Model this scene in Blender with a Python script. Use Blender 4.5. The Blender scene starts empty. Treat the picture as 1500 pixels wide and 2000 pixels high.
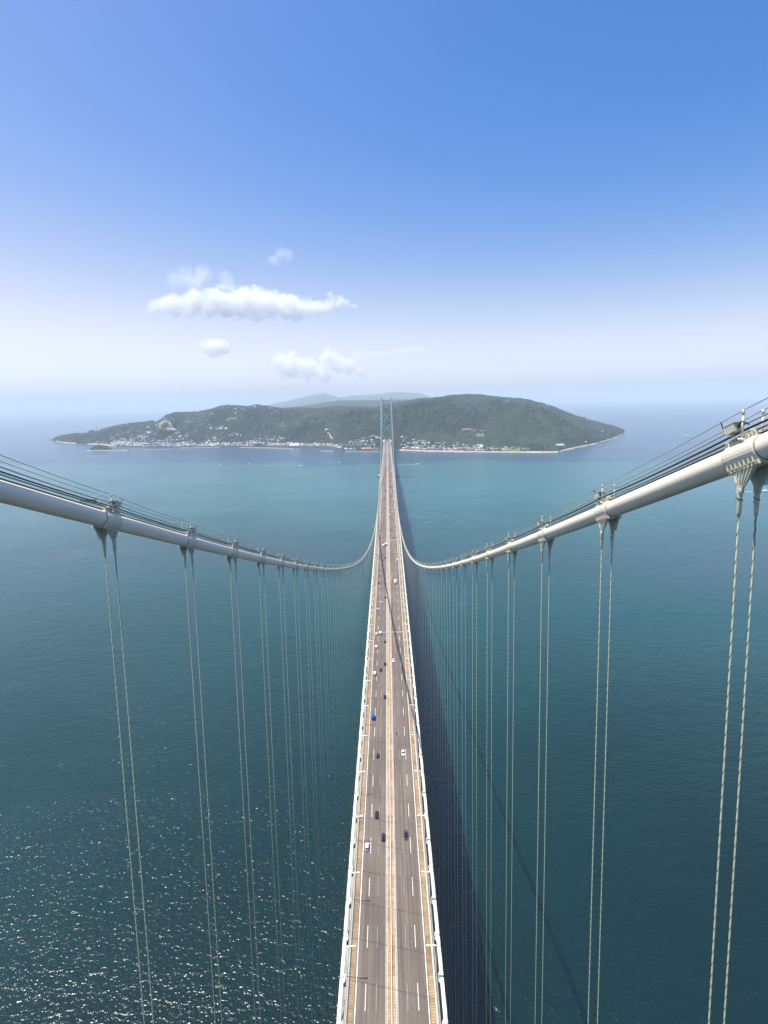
import bpy, bmesh, math, random
import numpy as np
from mathutils import Matrix, Vector

sc = bpy.context.scene
col = sc.collection
R = math.radians
rng = np.random.default_rng(7)
random.seed(7)

# ------------------------------------------------------------------ camera
C = np.array([2.3102, 5.6805, 288.5711])
YAW, PITCH, ROLL = -.0079, .1154, -.0204
FPX, PX, PY = 1025.49, 750.0, 901.0            # focal length and principal point in photo pixels (1500 x 2000)
_f = np.array([math.sin(YAW) * math.cos(PITCH), math.cos(YAW) * math.cos(PITCH), -math.sin(PITCH)])
_r0 = np.array([math.cos(YAW), -math.sin(YAW), 0.0]); _u0 = np.cross(_r0, _f)
_r = _r0 * math.cos(ROLL) + _u0 * math.sin(ROLL); _u = np.cross(_r, _f)
cam_data = bpy.data.cameras.new('camera'); cam = bpy.data.objects.new('camera', cam_data); col.objects.link(cam)
cam.matrix_world = Matrix(((_r[0], _u[0], -_f[0], C[0]), (_r[1], _u[1], -_f[1], C[1]), (_r[2], _u[2], -_f[2], C[2]), (0, 0, 0, 1)))
cam_data.sensor_fit = 'VERTICAL'; cam_data.sensor_height = 36.0; cam_data.sensor_width = 27.0
cam_data.lens = FPX / 2000 * 36.0
cam_data.shift_y = -(1000 - PY) / 2000
cam_data.clip_start = 0.5; cam_data.clip_end = 200000
sc.camera = cam

# ------------------------------------------------------------------ sky, sun, exposure
SUN_TRAVEL = Vector((.335, -.07, -1.0)).normalized()          # from the shadows of the cable and the far tower
to_sun = -SUN_TRAVEL
SUN_EL = math.asin(to_sun.z)
SUN_AZ = math.atan2(to_sun.x, to_sun.y)                       # clockwise from +Y
world = bpy.data.worlds.new('World'); sc.world = world; world.use_nodes = True
wn = world.node_tree.nodes; wl = world.node_tree.links
for n in list(wn): wn.remove(n)
wo = wn.new('ShaderNodeOutputWorld'); wb = wn.new('ShaderNodeBackground'); ws = wn.new('ShaderNodeTexSky')
ws.sky_type = 'NISHITA'; ws.sun_disc = False
ws.sun_elevation = SUN_EL; ws.sun_rotation = SUN_AZ
ws.altitude = 300; ws.air_density = 1.0; ws.dust_density = 1.5; ws.ozone_density = 2.6
wb.inputs['Strength'].default_value = 0.135
hs = wn.new('ShaderNodeHueSaturation'); hs.inputs['Saturation'].default_value = 1.36; hs.inputs['Hue'].default_value = .506
wl.new(ws.outputs[0], hs.inputs['Color']); wm = wn.new('ShaderNodeMix'); wm.data_type = 'RGBA'; wm.blend_type = 'MULTIPLY'; wm.inputs[0].default_value = 1.0; wm.inputs[7].default_value = (.98, .97, 1.0, 1)
bw = wn.new('ShaderNodeRGBToBW'); wl.new(ws.outputs[0], bw.inputs[0])
wr = wn.new('ShaderNodeMapRange'); wr.interpolation_type = 'SMOOTHSTEP'; wl.new(bw.outputs[0], wr.inputs[0])      # the brighter the air, the paler its colour
wr.inputs[1].default_value = 1.9; wr.inputs[2].default_value = 5.0; wr.inputs[4].default_value = .90
wt = wn.new('ShaderNodeMix'); wt.data_type = 'RGBA'; wt.blend_type = 'MULTIPLY'; wt.inputs[0].default_value = 1.0; wt.inputs[7].default_value = (1.02, 1.03, 1.22, 1); wl.new(bw.outputs[0], wt.inputs[6])
wp = wn.new('ShaderNodeMix'); wp.data_type = 'RGBA'; wl.new(wr.outputs[0], wp.inputs[0]); wl.new(wm.outputs[2], wp.inputs[6]); wl.new(wt.outputs[2], wp.inputs[7])
wl.new(hs.outputs[0], wm.inputs[6]); wl.new(wp.outputs[2], wb.inputs[0]); wl.new(wb.outputs[0], wo.inputs[0])
sun_d = bpy.data.lights.new('sun', 'SUN'); sun_d.energy = 5.0; sun_d.angle = R(0.53); sun_d.color = (1.0, .94, .83)
sun = bpy.data.objects.new('sun', sun_d); col.objects.link(sun)
sun.rotation_euler = SUN_TRAVEL.to_track_quat('-Z', 'Y').to_euler()
sun.location = (-400, 200, 900)
sc.view_settings.view_transform = 'Standard'; sc.view_settings.look = 'None'
sc.view_settings.exposure = 0.5; sc.view_settings.gamma = 1.0; sc.view_settings.use_curve_mapping = False
sc.render.engine = 'CYCLES'
cy = sc.cycles
cy.use_denoising = True; cy.use_adaptive_sampling = False
cy.max_bounces = 22; cy.diffuse_bounces = 2; cy.glossy_bounces = 3; cy.transmission_bounces = 2
cy.volume_bounces = 20; cy.transparent_max_bounces = 8
cy.volume_step_rate = 1.0; cy.volume_max_steps = 256
cy.sample_clamp_direct = 0; cy.sample_clamp_indirect = 6
cy.caustics_reflective = False; cy.caustics_refractive = False

# ------------------------------------------------------------------ measures
L = 1990.8                 # main span
SAG = 199.893; ZT = 297.09 # cable sag, cable height at the towers
HX = 17.75                 # cable centre lines at x = +-HX
PANEL = 14.2               # hanger spacing
Y0 = 27.993                # first hanger in front of the near tower
YEND = 2956.0
RE = 6.53e6                # earth radius (with refraction): the sea curves away

def cable_z(y):
    y = np.asarray(y, float); t = y / L
    main = ZT - 4 * SAG * t * (1 - t)
    s = (y - L) / (YEND - L)
    side = ZT - (ZT - 78) * s - 4 * 42 * s * (1 - s)
    return np.where(y <= L, main, side)
def deck_z(y):
    y = np.asarray(y, float)
    main = 95.5 - 15.5 * ((y - L / 2) / (L / 2)) ** 2
    s = np.clip((y - L) / (YEND - L), 0, 2)
    side = 80 - 15.0 * s + 4.5 * s * s
    return np.where(y <= L, main, side)
def slope(f, y): return float((f(y + .5) - f(y - .5)))
def ray(px, py): return _f + _r * (px - PX) / FPX - _u * (py - PY) / FPX
def at_y(px, py, Y):
    d = ray(px, py); return C + d * (Y - C[1]) / d[1]
def on_sea(px, py, h=0.0):
    d = ray(px, py); d = d / np.linalg.norm(d)
    a = (d[0] ** 2 + d[1] ** 2) / (2 * RE); b = d[2] + (C[0] * d[0] + C[1] * d[1]) / RE; c = C[2] - h
    return C + d * (-b - math.sqrt(b * b - 4 * a * c)) / (2 * a)
def on_deck(px, py, h=0.0):
    z = 90.0
    for i in range(50):
        d = ray(px, py); P = C + d * (z + h - C[2]) / d[2]
        z = .5 * z + .5 * float(deck_z(P[1]))
    return P[0], P[1], z
def sea_z(x, y): return -(np.asarray(x) ** 2 + np.asarray(y) ** 2) / (2 * RE)
def slant_t(px, py=835):                                  # a photo column as a bearing (x per metre of y)
    d = ray(px, py); return d[0] / d[1]

# ------------------------------------------------------------------ materials
MATS = {}
def nd(nt, t, **kw):
    n = nt.nodes.new(t)
    for k, v in kw.items(): setattr(n, k, v)
    return n
def mat(name, color, rough=.5, metal=0.0, var=0.0, scale=1.0, color2=None, bump=0.0, bscale=None, spec=.5, coat=0.0, stretch=(1, 1, 1), lo=.35, hi=.65):
    """plain surface; var/color2 mix a second colour by noise in object space (metres)"""
    if name in MATS: return MATS[name]
    m = bpy.data.materials.new(name); m.use_nodes = True; nt = m.node_tree
    p = nt.nodes['Principled BSDF']
    p.inputs['Base Color'].default_value = (*color, 1); p.inputs['Roughness'].default_value = rough
    p.inputs['Metallic'].default_value = metal; p.inputs['Specular IOR Level'].default_value = spec
    p.inputs['Coat Weight'].default_value = coat
    if var or color2 is not None or bump:
        tc = nd(nt, 'ShaderNodeTexCoord'); mp = nd(nt, 'ShaderNodeMapping'); mp.inputs['Scale'].default_value = stretch
        nt.links.new(tc.outputs['Object'], mp.inputs[0])
        if var or color2 is not None:
            c2 = color2 if color2 is not None else tuple(c * (1 - var) for c in color)
            nz = nd(nt, 'ShaderNodeTexNoise'); nz.inputs['Scale'].default_value = scale; nz.inputs['Detail'].default_value = 5
            nt.links.new(mp.outputs[0], nz.inputs['Vector'])
            cr = nd(nt, 'ShaderNodeValToRGB'); cr.color_ramp.elements[0].position = lo; cr.color_ramp.elements[1].position = hi
            cr.color_ramp.elements[0].color = (*c2, 1); cr.color_ramp.elements[1].color = (*color, 1)
            nt.links.new(nz.outputs[0], cr.inputs[0]); nt.links.new(cr.outputs[0], p.inputs['Base Color'])
        if bump:
            nb = nd(nt, 'ShaderNodeTexNoise'); nb.inputs['Scale'].default_value = bscale or scale * 3
            nt.links.new(mp.outputs[0], nb.inputs['Vector'])
            b = nd(nt, 'ShaderNodeBump'); b.inputs['Strength'].default_value = 1; b.inputs['Distance'].default_value = bump
            nt.links.new(nb.outputs[0], b.inputs['Height']); nt.links.new(b.outputs[0], p.inputs['Normal'])
    MATS[name] = m; return m

# ------------------------------------------------------------------ mesh helpers
class MB:
    def __init__(self): self.v = []; self.f = []; self.m = []; self.n = 0
    def add(self, v, f, mi=0):
        v = [tuple(map(float, p)) for p in v]; o = self.n
        self.v += v; self.f += [tuple(i + o for i in q) for q in f]; self.m += [mi] * len(f); self.n += len(v)
    def box(self, c, s, mi=0, M=None, taper=1.0):
        x, y, z = s[0] / 2, s[1] / 2, s[2] / 2
        v = [(-x, -y, -z), (x, -y, -z), (x, y, -z), (-x, y, -z), (-x * taper, -y * taper, z), (x * taper, -y * taper, z), (x * taper, y * taper, z), (-x * taper, y * taper, z)]
        if M is not None: v = [tuple(M @ Vector(p)) for p in v]
        v = [(p[0] + c[0], p[1] + c[1], p[2] + c[2]) for p in v]
        self.add(v, [(0, 3, 2, 1), (4, 5, 6, 7), (0, 1, 5, 4), (1, 2, 6, 5), (2, 3, 7, 6), (3, 0, 4, 7)], mi)
    def tube(self, pts, r, seg=8, mi=0, cap=True, up=(0, 0, 1)):
        pts = [Vector(p) for p in pts]; n = len(pts)
        rr = r if hasattr(r, '__len__') else [r] * n
        v = []; f = []
        for i, p in enumerate(pts):
            d = (pts[min(i + 1, n - 1)] - pts[max(i - 1, 0)]).normalized()
            a = d.cross(Vector(up))
            if a.length < 1e-4: a = d.cross(Vector((1, 0, 0)))
            a.normalize(); b = a.cross(d)
            for k in range(seg):
                w = 2 * math.pi * k / seg
                v.append(p + (a * math.cos(w) + b * math.sin(w)) * rr[i])
        for i in range(n - 1):
            for k in range(seg):
                k2 = (k + 1) % seg
                f.append((i * seg + k, i * seg + k2, (i + 1) * seg + k2, (i + 1) * seg + k))
        if cap:
            f.append(tuple(range(seg))[::-1]); f.append(tuple((n - 1) * seg + k for k in range(seg)))
        self.add(v, f, mi)
    def beam(self, a, b, w, h, mi=0):
        a = Vector(a); b = Vector(b); d = b - a; M = d.to_track_quat('Y', 'Z').to_matrix()
        self.box((a + b) / 2, (w, d.length, h), mi, M)
    def strip(self, xa, xb, ys, zf, z0, z1, mi=0):
        """a bar of rectangular section that follows the deck profile"""
        v = []; f = []
        for y in ys:
            z = float(zf(y)); v += [(xa, y, z + z0), (xb, y, z + z0), (xb, y, z + z1), (xa, y, z + z1)]
        for i in range(len(ys) - 1):
            o = i * 4; q = o + 4
            for k in range(4): f.append((o + k, o + (k + 1) % 4, q + (k + 1) % 4, q + k))
        f.append((3, 2, 1, 0)); o = (len(ys) - 1) * 4; f.append((o, o + 1, o + 2, o + 3))
        self.add(v, [tuple(reversed(q)) for q in f], mi)
    def mesh(self, name, mats, smooth=False):
        me = bpy.data.meshes.new(name); me.from_pydata(self.v, [], self.f)
        for m in (mats if isinstance(mats, (list, tuple)) else [mats]): me.materials.append(m)
        if any(self.m): me.polygons.foreach_set('material_index', self.m)
        if smooth: me.polygons.foreach_set('use_smooth', [True] * len(me.polygons))
        me.update(); return me
    def build(self, name, mats, parent=None, smooth=False, loc=None):
        return link(name, self.mesh(name, mats, smooth), parent, loc)
def link(name, me, parent=None, loc=None, rot=None):
    o = bpy.data.objects.new(name, me); col.objects.link(o)
    if parent is not None: o.parent = parent
    if loc is not None: o.location = loc
    if rot is not None: o.rotation_euler = rot
    return o
def empty(name, loc=(0, 0, 0), parent=None): return link(name, None, parent, loc)
def tag(o, label=None, cat=None, group=None, kind=None):
    if label: o['label'] = label
    if cat: o['category'] = cat
    if group: o['group'] = group
    if kind: o['kind'] = kind
    return o
def np_mesh(name, V, F, mats, smooth=False):
    me = bpy.data.meshes.new(name); V = np.asarray(V, np.float32); F = np.asarray(F, np.int32); k = F.shape[1]
    me.vertices.add(len(V)); me.vertices.foreach_set('co', V.ravel())
    me.loops.add(F.size); me.loops.foreach_set('vertex_index', F.ravel())
    me.polygons.add(len(F)); me.polygons.foreach_set('loop_start', np.arange(0, F.size, k, dtype=np.int32))
    me.polygons.foreach_set('loop_total', np.full(len(F), k, np.int32))
    for m in (mats if isinstance(mats, (list, tuple)) else [mats]): me.materials.append(m)
    if smooth: me.polygons.foreach_set('use_smooth', np.ones(len(F), bool))
    me.update(); me.validate(); return me
def grid_faces(nr, nc):
    i = np.arange(nr - 1)[:, None] * nc + np.arange(nc - 1)[None, :]
    return np.stack([i, i + 1, i + nc + 1, i + nc], -1).reshape(-1, 4)
def vnoise(x, y, seed=0):
    xi = np.floor(x).astype(np.int64); yi = np.floor(y).astype(np.int64); fx = x - xi; fy = y - yi
    def h(a, b):
        n = (a * 374761393 + b * 668265263 + seed * 974711) & 0x7fffffff
        n = ((n ^ (n >> 13)) * 1274126177) & 0x7fffffff
        return ((n ^ (n >> 16)) & 0xffff) / 65535.0
    fx = fx * fx * (3 - 2 * fx); fy = fy * fy * (3 - 2 * fy)
    return (h(xi, yi) * (1 - fx) + h(xi + 1, yi) * fx) * (1 - fy) + (h(xi, yi + 1) * (1 - fx) + h(xi + 1, yi + 1) * fx) * fy
def fbm(x, y, oct=4, seed=0, ridged=False):
    s = np.zeros_like(x); a = .5; tot = 0
    for o in range(oct):
        n = vnoise(x, y, seed + o)
        if ridged: n = 1 - np.abs(2 * n - 1)
        s += a * n; tot += a; a *= .5; x = x * 2.03 + 11.3; y = y * 2.03 + 5.7
    return s / tot
def ordinal(n):
    return '%d%s' % (n, 'th' if 10 <= n % 100 <= 20 else {1: 'st', 2: 'nd', 3: 'rd'}.get(n % 10, 'th'))

# ================================================================== THE SEA
def sea_material():
    m = bpy.data.materials.new('sea_water'); m.use_nodes = True; nt = m.node_tree; lk = nt.links.new
    p = nt.nodes['Principled BSDF']
    geo = nd(nt, 'ShaderNodeNewGeometry')
    def mapped(sx, sy, rot=0.0):
        mp = nd(nt, 'ShaderNodeMapping'); mp.inputs['Scale'].default_value = (sx, sy, 1); mp.inputs['Rotation'].default_value = (0, 0, rot)
        lk(geo.outputs['Position'], mp.inputs[0]); return mp.outputs[0]
    def noise(vec, scale, detail, rough=.5, dist=0.0):
        n = nd(nt, 'ShaderNodeTexNoise'); n.inputs['Scale'].default_value = scale; n.inputs['Detail'].default_value = detail
        n.inputs['Roughness'].default_value = rough; n.inputs['Distortion'].default_value = dist
        lk(vec, n.inputs['Vector']); return n.outputs[0]
    def math_(op, a, b, clamp=False):
        n = nd(nt, 'ShaderNodeMath', operation=op); n.use_clamp = clamp
        for i, x in enumerate((a, b)):
            if isinstance(x, (int, float)): n.inputs[i].default_value = x
            elif x is not None: lk(x, n.inputs[i])
        return n.outputs[0]
    # colour of the water body: teal shallows, bluer deep water, faint violet current bands
    big = noise(mapped(1, 1.5), 1 / 900.0, 4, .55, 1.0)
    r1 = nd(nt, 'ShaderNodeValToRGB'); lk(big, r1.inputs[0])
    e = r1.color_ramp.elements; e[0].position = .34; e[0].color = SEA_BLUE; e[1].position = .60; e[1].color = SEA_TEAL
    band = noise(mapped(.35, 1.4, R(-9)), 1 / 330.0, 4, .6, 1.4)
    r2 = nd(nt, 'ShaderNodeValToRGB'); lk(band, r2.inputs[0])
    r2.color_ramp.elements[0].position = .52; r2.color_ramp.elements[1].position = .68
    mx = nd(nt, 'ShaderNodeMix', data_type='RGBA'); lk(math_('MULTIPLY', r2.outputs[0], .3), mx.inputs[0])
    lk(r1.outputs[0], mx.inputs[6]); mx.inputs[7].default_value = SEA_VIOLET
    # a tidal front: silty pale water in mid strait, clear blue water beyond it; near water also painted darker for lens falloff, middle paler for haze
    sep = nd(nt, 'ShaderNodeSeparateXYZ'); lk(geo.outputs['Position'], sep.inputs[0])
    wob = noise(mapped(1, .6), 1 / 700.0, 5, .55, .6)
    yy = math_('ADD', math_('ADD', sep.outputs[1], math_('MULTIPLY', sep.outputs[0], .12)), math_('MULTIPLY', wob, 900))
    def rng_(x, a, b):
        n = nd(nt, 'ShaderNodeMapRange'); n.interpolation_type = 'SMOOTHSTEP'; lk(x, n.inputs[0]); n.inputs[1].default_value = a; n.inputs[2].default_value = b; return n.outputs[0]
    m0 = nd(nt, 'ShaderNodeMix', data_type='RGBA'); lk(math_('MULTIPLY', rng_(yy, 520, 1350), .9), m0.inputs[0]); lk(mx.outputs[2], m0.inputs[6]); m0.inputs[7].default_value = SEA_MID
    m1 = nd(nt, 'ShaderNodeMix', data_type='RGBA'); lk(math_('MULTIPLY', rng_(yy, 1250, 2250), .85), m1.inputs[0]); lk(m0.outputs[2], m1.inputs[6]); m1.inputs[7].default_value = SEA_PALE
    m2 = nd(nt, 'ShaderNodeMix', data_type='RGBA'); lk(rng_(yy, 2850, 2930), m2.inputs[0]); lk(m1.outputs[2], m2.inputs[6]); m2.inputs[7].default_value = SEA_FAR
    vb = nd(nt, 'ShaderNodeMath', operation='PINGPONG'); lk(rng_(yy, 1150, 1650), vb.inputs[0]); vb.inputs[1].default_value = .5
    m3 = nd(nt, 'ShaderNodeMix', data_type='RGBA'); lk(math_('MULTIPLY', math_('MULTIPLY', vb.outputs[0], .8), big), m3.inputs[0]); lk(m2.outputs[2], m3.inputs[6]); m3.inputs[7].default_value = (.050, .045, .085, 1)
    # thin foam lines drawn out along the current
    fl = noise(mapped(.45, 1.0, R(-7)), 1 / 260.0, 5, .6, 1.2)
    fa = math_('ABSOLUTE', math_('SUBTRACT', fl, .5), None)
    fm = nd(nt, 'ShaderNodeMapRange'); lk(fa, fm.inputs[0]); fm.inputs[1].default_value = .0; fm.inputs[2].default_value = .006; fm.inputs[3].default_value = .15; fm.inputs[4].default_value = 0
    m4 = nd(nt, 'ShaderNodeMix', data_type='RGBA'); lk(math_('MULTIPLY', fm.outputs[0], rng_(yy, 900, 1900)), m4.inputs[0]); lk(m3.outputs[2], m4.inputs[6]); m4.inputs[7].default_value = (.30, .36, .38, 1)
    lk(m4.outputs[2], p.inputs['Base Color'])
    # waves: swell, chop, ripples; slicks where the surface is calmer
    swell = noise(mapped(1, 1.7, R(24)), 1 / 17.0, 3, .5, .4)
    chop = noise(mapped(1, 1.5, R(18)), 1 / 3.6, 2, .55, .3)
    rip = noise(mapped(1, 1.25, R(30)), 1 / 1.5, 2, .5)
    gust = noise(mapped(.6, 1.3, R(-14)), 1 / 210.0, 4, .55, .9)
    g = nd(nt, 'ShaderNodeMapRange'); lk(gust, g.inputs[0]); g.inputs[1].default_value = .3; g.inputs[2].default_value = .7; g.inputs[3].default_value = .55; g.inputs[4].default_value = 1.25
    h = math_('ADD', math_('MULTIPLY', swell, .9), math_('MULTIPLY', chop, .70))
    h = math_('ADD', h, math_('MULTIPLY', rip, .30))
    h = math_('MULTIPLY', h, g.outputs[0])
    b = nd(nt, 'ShaderNodeBump'); b.inputs['Strength'].default_value = 1.0; b.inputs['Distance'].default_value = WAVE
    lk(h, b.inputs['Height']); lk(b.outputs[0], p.inputs['Normal'])
    p.inputs['Roughness'].default_value = .20; p.inputs['IOR'].default_value = 1.333
    return m
SEA_TEAL = (.0008, .0150, .0145, 1); SEA_BLUE = (.0008, .0115, .0135, 1); SEA_MID = (.0070, .062, .064, 1); SEA_VIOLET = (.020, .030, .050, 1); SEA_PALE = (.034, .128, .138, 1); SEA_FAR = (.020, .066, .112, 1); WAVE = .94
rad = np.concatenate([[0.0], np.geomspace(60, 70000, 110)]); na = 144
V = [(0, 0, 0)]; 
ang = np.linspace(0, 2 * math.pi, na, endpoint=False)
for r in rad[1:]:
    V += list(zip(r * np.cos(ang), r * np.sin(ang), np.full(na, -r * r / (2 * RE))))
F = []
tri = [(0, 1 + k, 1 + (k + 1) % na, 1 + (k + 1) % na) for k in range(na)]
for i in range(len(rad) - 2):
    o = 1 + i * na
    F += [(o + k, o + na + k, o + na + (k + 1) % na, o + (k + 1) % na) for k in range(na)]
me = bpy.data.meshes.new('sea'); me.from_pydata(V, [], [t[:3] for t in tri] + F); me.materials.append(sea_material())
sea = link('sea', me); tag(sea, 'deep teal and blue sea strait rippled by wind with sun glitter', 'sea', kind='structure')

# ================================================================== THE ISLAND
coast_t = np.array([-.650, -.643, -.620, -.590, -.555, -.515, -.45, -.40, -.32, -.25, -.17, -.115, -.076, -.0145, .02, .081, .198, .325, .337, .373, .393, .436, .444, .450])
coast_y = np.array([4680, 4600, 4250, 4090, 3990, 3720, 3600, 3557, 3532, 3474, 3390, 3325, 3060, 3017, 3027, 2929, 2808, 2742, 2841, 3055, 3174, 3650, 3950, 4280])
sky_px = [(84, 862), (100, 858), (122, 853), (160, 847), (200, 840), (240, 831), (256, 829), (280, 827), (297, 824), (304, 827), (314, 822), (325, 813), (343, 808), (384, 807), (402, 804), (427, 797), (434, 794.5), (461, 793.6), (484, 796), (498, 792),
          (520, 793), (552, 798), (600, 799), (640, 797), (680, 796), (733, 797), (745, 793), (790, 786), (819, 781), (849, 777.3), (883, 774), (913, 771.7), (939, 773), (961, 775.5), (991, 779), (1017, 780.5), (1047, 785.5), (1073, 794), (1103, 807), (1129, 816.5), (1163, 824), (1185, 831), (1211, 839), (1219, 843)]
ridge_ty = ([-.66, -.62, -.5, -.42, -.3, -.2, -.1, 0, .1, .2, .3, .38, .43, .45], [4720, 4520, 4560, 4700, 5000, 5200, 5000, 4800, 4900, 5000, 4700, 4450, 4330, 4300])
rt, rz = [], []
for px, py in sky_px:
    t = slant_t(px, py); Yr = float(np.interp(t, *ridge_ty)); P = at_y(px, py, Yr)
    rt.append(t); rz.append(max(2.0, P[2] + (P[0] ** 2 + P[1] ** 2) / (2 * RE)))
rt, rz = np.array(rt), np.array(rz)
r2_px = [(470, 812), (552, 798), (600, 791), (640, 785), (663, 782), (742, 781.5), (790, 780), (819, 779.5), (850, 781), (900, 800)]
r2t, r2z = [], []
for px, py in r2_px:
    P = at_y(px, py, 8000); r2t.append(P[0] / (8000 - C[1]) - C[0] / 8000); r2z.append(P[2] + (P[0] ** 2 + P[1] ** 2) / (2 * RE))
flat_t = [-.65, -.6, -.5, -.35, -.1, -.05, .02, .1, .2, .26, .3, .34, .45]
flat_w = [60, 120, 330, 260, 170, 60, 60, 130, 170, 140, 120, 30, 20]
def island_h(t, Y):
    """height above the sea at bearing t and distance Y"""
    t = np.asarray(t, float); Y = np.asarray(Y, float); X = C[0] + t * (Y - C[1])
    yc = np.interp(t, coast_t, coast_y); yr = np.interp(t, *ridge_ty); zr = np.interp(t, rt, rz)
    yr = np.maximum(yr, yc + 30)
    fw = np.interp(t, flat_t, flat_w)
    d = Y - yc
    s = np.clip((d - fw) / np.maximum(yr - yc - fw, 20), 0, None)
    up = np.clip(s, 0, 1)
    prof = .55 * up ** .8 + .45 * (up * up * (3 - 2 * up))
    back = np.clip(1 - (s - 1) * .9, 0, 1); back = back * back * (3 - 2 * back)
    base = np.clip(d / 45, -1.5, 1) * 3.4
    base = np.where(d > 45, 3.4 + np.minimum((d - 45) * .012, 3.5), base)
    hill = zr * np.where(s <= 1, prof, back)
    # spurs and valleys, fading out at the coast and at the sky line
    w = np.clip(up * 5, 0, 1) * np.clip((1 - up) * 3.2, 0, 1) * (s <= 1)
    spur = fbm(X / 430 + .45 * np.sin(Y / 420) + .2 * np.sin(Y / 170), Y / 1050, 4, 3, True) - .55
    small = fbm(X / 170, Y / 210, 4, 9, True) - .55
    A = np.clip(zr / 260, .12, 1.1)
    hill = hill + w * A * (380 * spur + 120 * small)
    kn = fbm(X / 240, Y / 240, 3, 21) - .42
    hill = hill + A * 90 * np.clip(kn, 0, 1) * np.clip(up * 9, 0, 1) * np.clip(.85 - up, 0, .5) * 2
    sight = C[2] + (zr - (yr * yr + (t * yr) ** 2) / (2 * RE) - C[2]) * (Y - C[1]) / (yr - C[1]) + (Y * Y + X * X) / (2 * RE)
    hill = np.where(s <= 1, np.minimum(hill, sight - 7 - 30 * (1 - up)), hill)      # the crest stays the sky line
    h = np.maximum(base, base * .6 + hill * np.clip(d / 60, 0, 1) * (s > 0))
    z2 = np.interp(t, r2t, r2z, left=0, right=0)
    b = (Y - 8000) / 1500
    ridge2 = z2 * np.clip(1 - b * b, 0, 1) + 30 * (fbm(X / 300, Y / 400, 3, 31) - .5) * np.clip(1 - b * b * 1.3, 0, 1) * (np.abs(b) > .12)
    h = np.where(Y > 6000, np.maximum(h, ridge2), h)
    sink = np.clip((s - 1.5) * 3, 0, 1) * (1 - np.clip(z2 / 60, 0, 1)) + np.clip((Y - 9300) / 300, 0, 1)
    return np.where(d > 0, np.maximum(h, .6 + np.minimum(d * .05, 2.6)), base) - 26 * sink
NC, NR1, NR2 = 1000, 270, 70
tt = np.linspace(-.648, .4495, NC)
yc = np.interp(tt, coast_t, coast_y); yr = np.maximum(np.interp(tt, *ridge_ty), yc + 30)
v1 = np.linspace(0, 1, NR1)[:, None]; v2 = np.linspace(0, 1, NR2 + 1)[1:, None]
YY = np.concatenate([yc - 40 + v1 * (yr - yc + 40), yr + v2 ** 1.3 * (9700 - yr)], 0)
TT = np.broadcast_to(tt, YY.shape)
HH = island_h(TT, YY)
crown = fbm((C[0] + TT * YY) / 15, YY / 19, 2, 44)
HH = HH + np.where((YY - yc > 60) & (HH > 9) & (YY < 6000), (crown - .5) * 9, 0)
XX = C[0] + TT * (YY - C[1])
V = np.stack([XX, YY, HH + sea_z(XX, YY)], -1).reshape(-1, 3)

def land_material():
    m = bpy.data.materials.new('island_ground'); m.use_nodes = True; nt = m.node_tree; lk = nt.links.new; p = nt.nodes['Principled BSDF']
    geo = nd(nt, 'ShaderNodeNewGeometry')
    def noise(scale, detail=4, rough=.55):
        n = nd(nt, 'ShaderNodeTexNoise'); n.inputs['Scale'].default_value = scale; n.inputs['Detail'].default_value = detail; n.inputs['Roughness'].default_value = rough
        lk(geo.outputs['Position'], n.inputs['Vector']); return n.outputs[0]
    a = nd(nt, 'ShaderNodeValToRGB'); lk(noise(1 / 28, 4, .7), a.inputs[0])
    a.color_ramp.elements[0].position = .36; a.color_ramp.elements[0].color = (.008, .018, .008, 1)
    a.color_ramp.elements[1].position = .68; a.color_ramp.elements[1].color = (.040, .062, .020, 1)
    b = nd(nt, 'ShaderNodeValToRGB'); lk(noise(1 / 260, 5, .6), b.inputs[0])
    b.color_ramp.elements[0].position = .66; b.color_ramp.elements[0].color = (0, 0, 0, 1)
    b.color_ramp.elements[1].position = .76; b.color_ramp.elements[1].color = (.8, .8, .8, 1)
    mx = nd(nt, 'ShaderNodeMix', data_type='RGBA'); lk(b.outputs[0], mx.inputs[0]); lk(a.outputs[0], mx.inputs[6]); mx.inputs[7].default_value = (.06, .085, .035, 1)
    lk(mx.outputs[2], p.inputs['Base Color']); p.inputs['Roughness'].default_value = .95; p.inputs['Specular IOR Level'].default_value = .1
    return m
GROUND = land_material()
isl = link('island', np_mesh('island', V, grid_faces(*YY.shape), GROUND, True))
tag(isl, 'green hilly island across the strait with wooded ridges and a built-up shore', 'island', kind='structure')

# the woods: crowns scattered over the slopes, one mass
def forest_material():
    m = bpy.data.materials.new('forest_leaves'); m.use_nodes = True; nt = m.node_tree; lk = nt.links.new; p = nt.nodes['Principled BSDF']
    geo = nd(nt, 'ShaderNodeNewGeometry')
    def noise(scale, detail=3, rough=.6):
        n = nd(nt, 'ShaderNodeTexNoise'); n.inputs['Scale'].default_value = scale; n.inputs['Detail'].default_value = detail; n.inputs['Roughness'].default_value = rough
        lk(geo.outputs['Position'], n.inputs['Vector']); return n.outputs[0]
    add = nd(nt, 'ShaderNodeMath', operation='ADD'); lk(noise(1 / 12, 3, .7), add.inputs[0]); lk(noise(1 / 120, 6, .65), add.inputs[1])
    a = nd(nt, 'ShaderNodeValToRGB'); lk(add.outputs[0], a.inputs[0])
    h = nd(nt, 'ShaderNodeMath', operation='MULTIPLY'); lk(add.outputs[0], h.inputs[0]); h.inputs[1].default_value = .5; lk(h.outputs[0], a.inputs[0])
    a.color_ramp.elements[0].position = .42; a.color_ramp.elements[0].color = (.003, .012, .010, 1)
    a.color_ramp.elements[1].position = .62; a.color_ramp.elements[1].color = (.040, .068, .033, 1)
    lk(a.outputs[0], p.inputs['Base Color']); p.inputs['Roughness'].default_value = .9; p.inputs['Specular IOR Level'].default_value = .15
    return m
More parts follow.
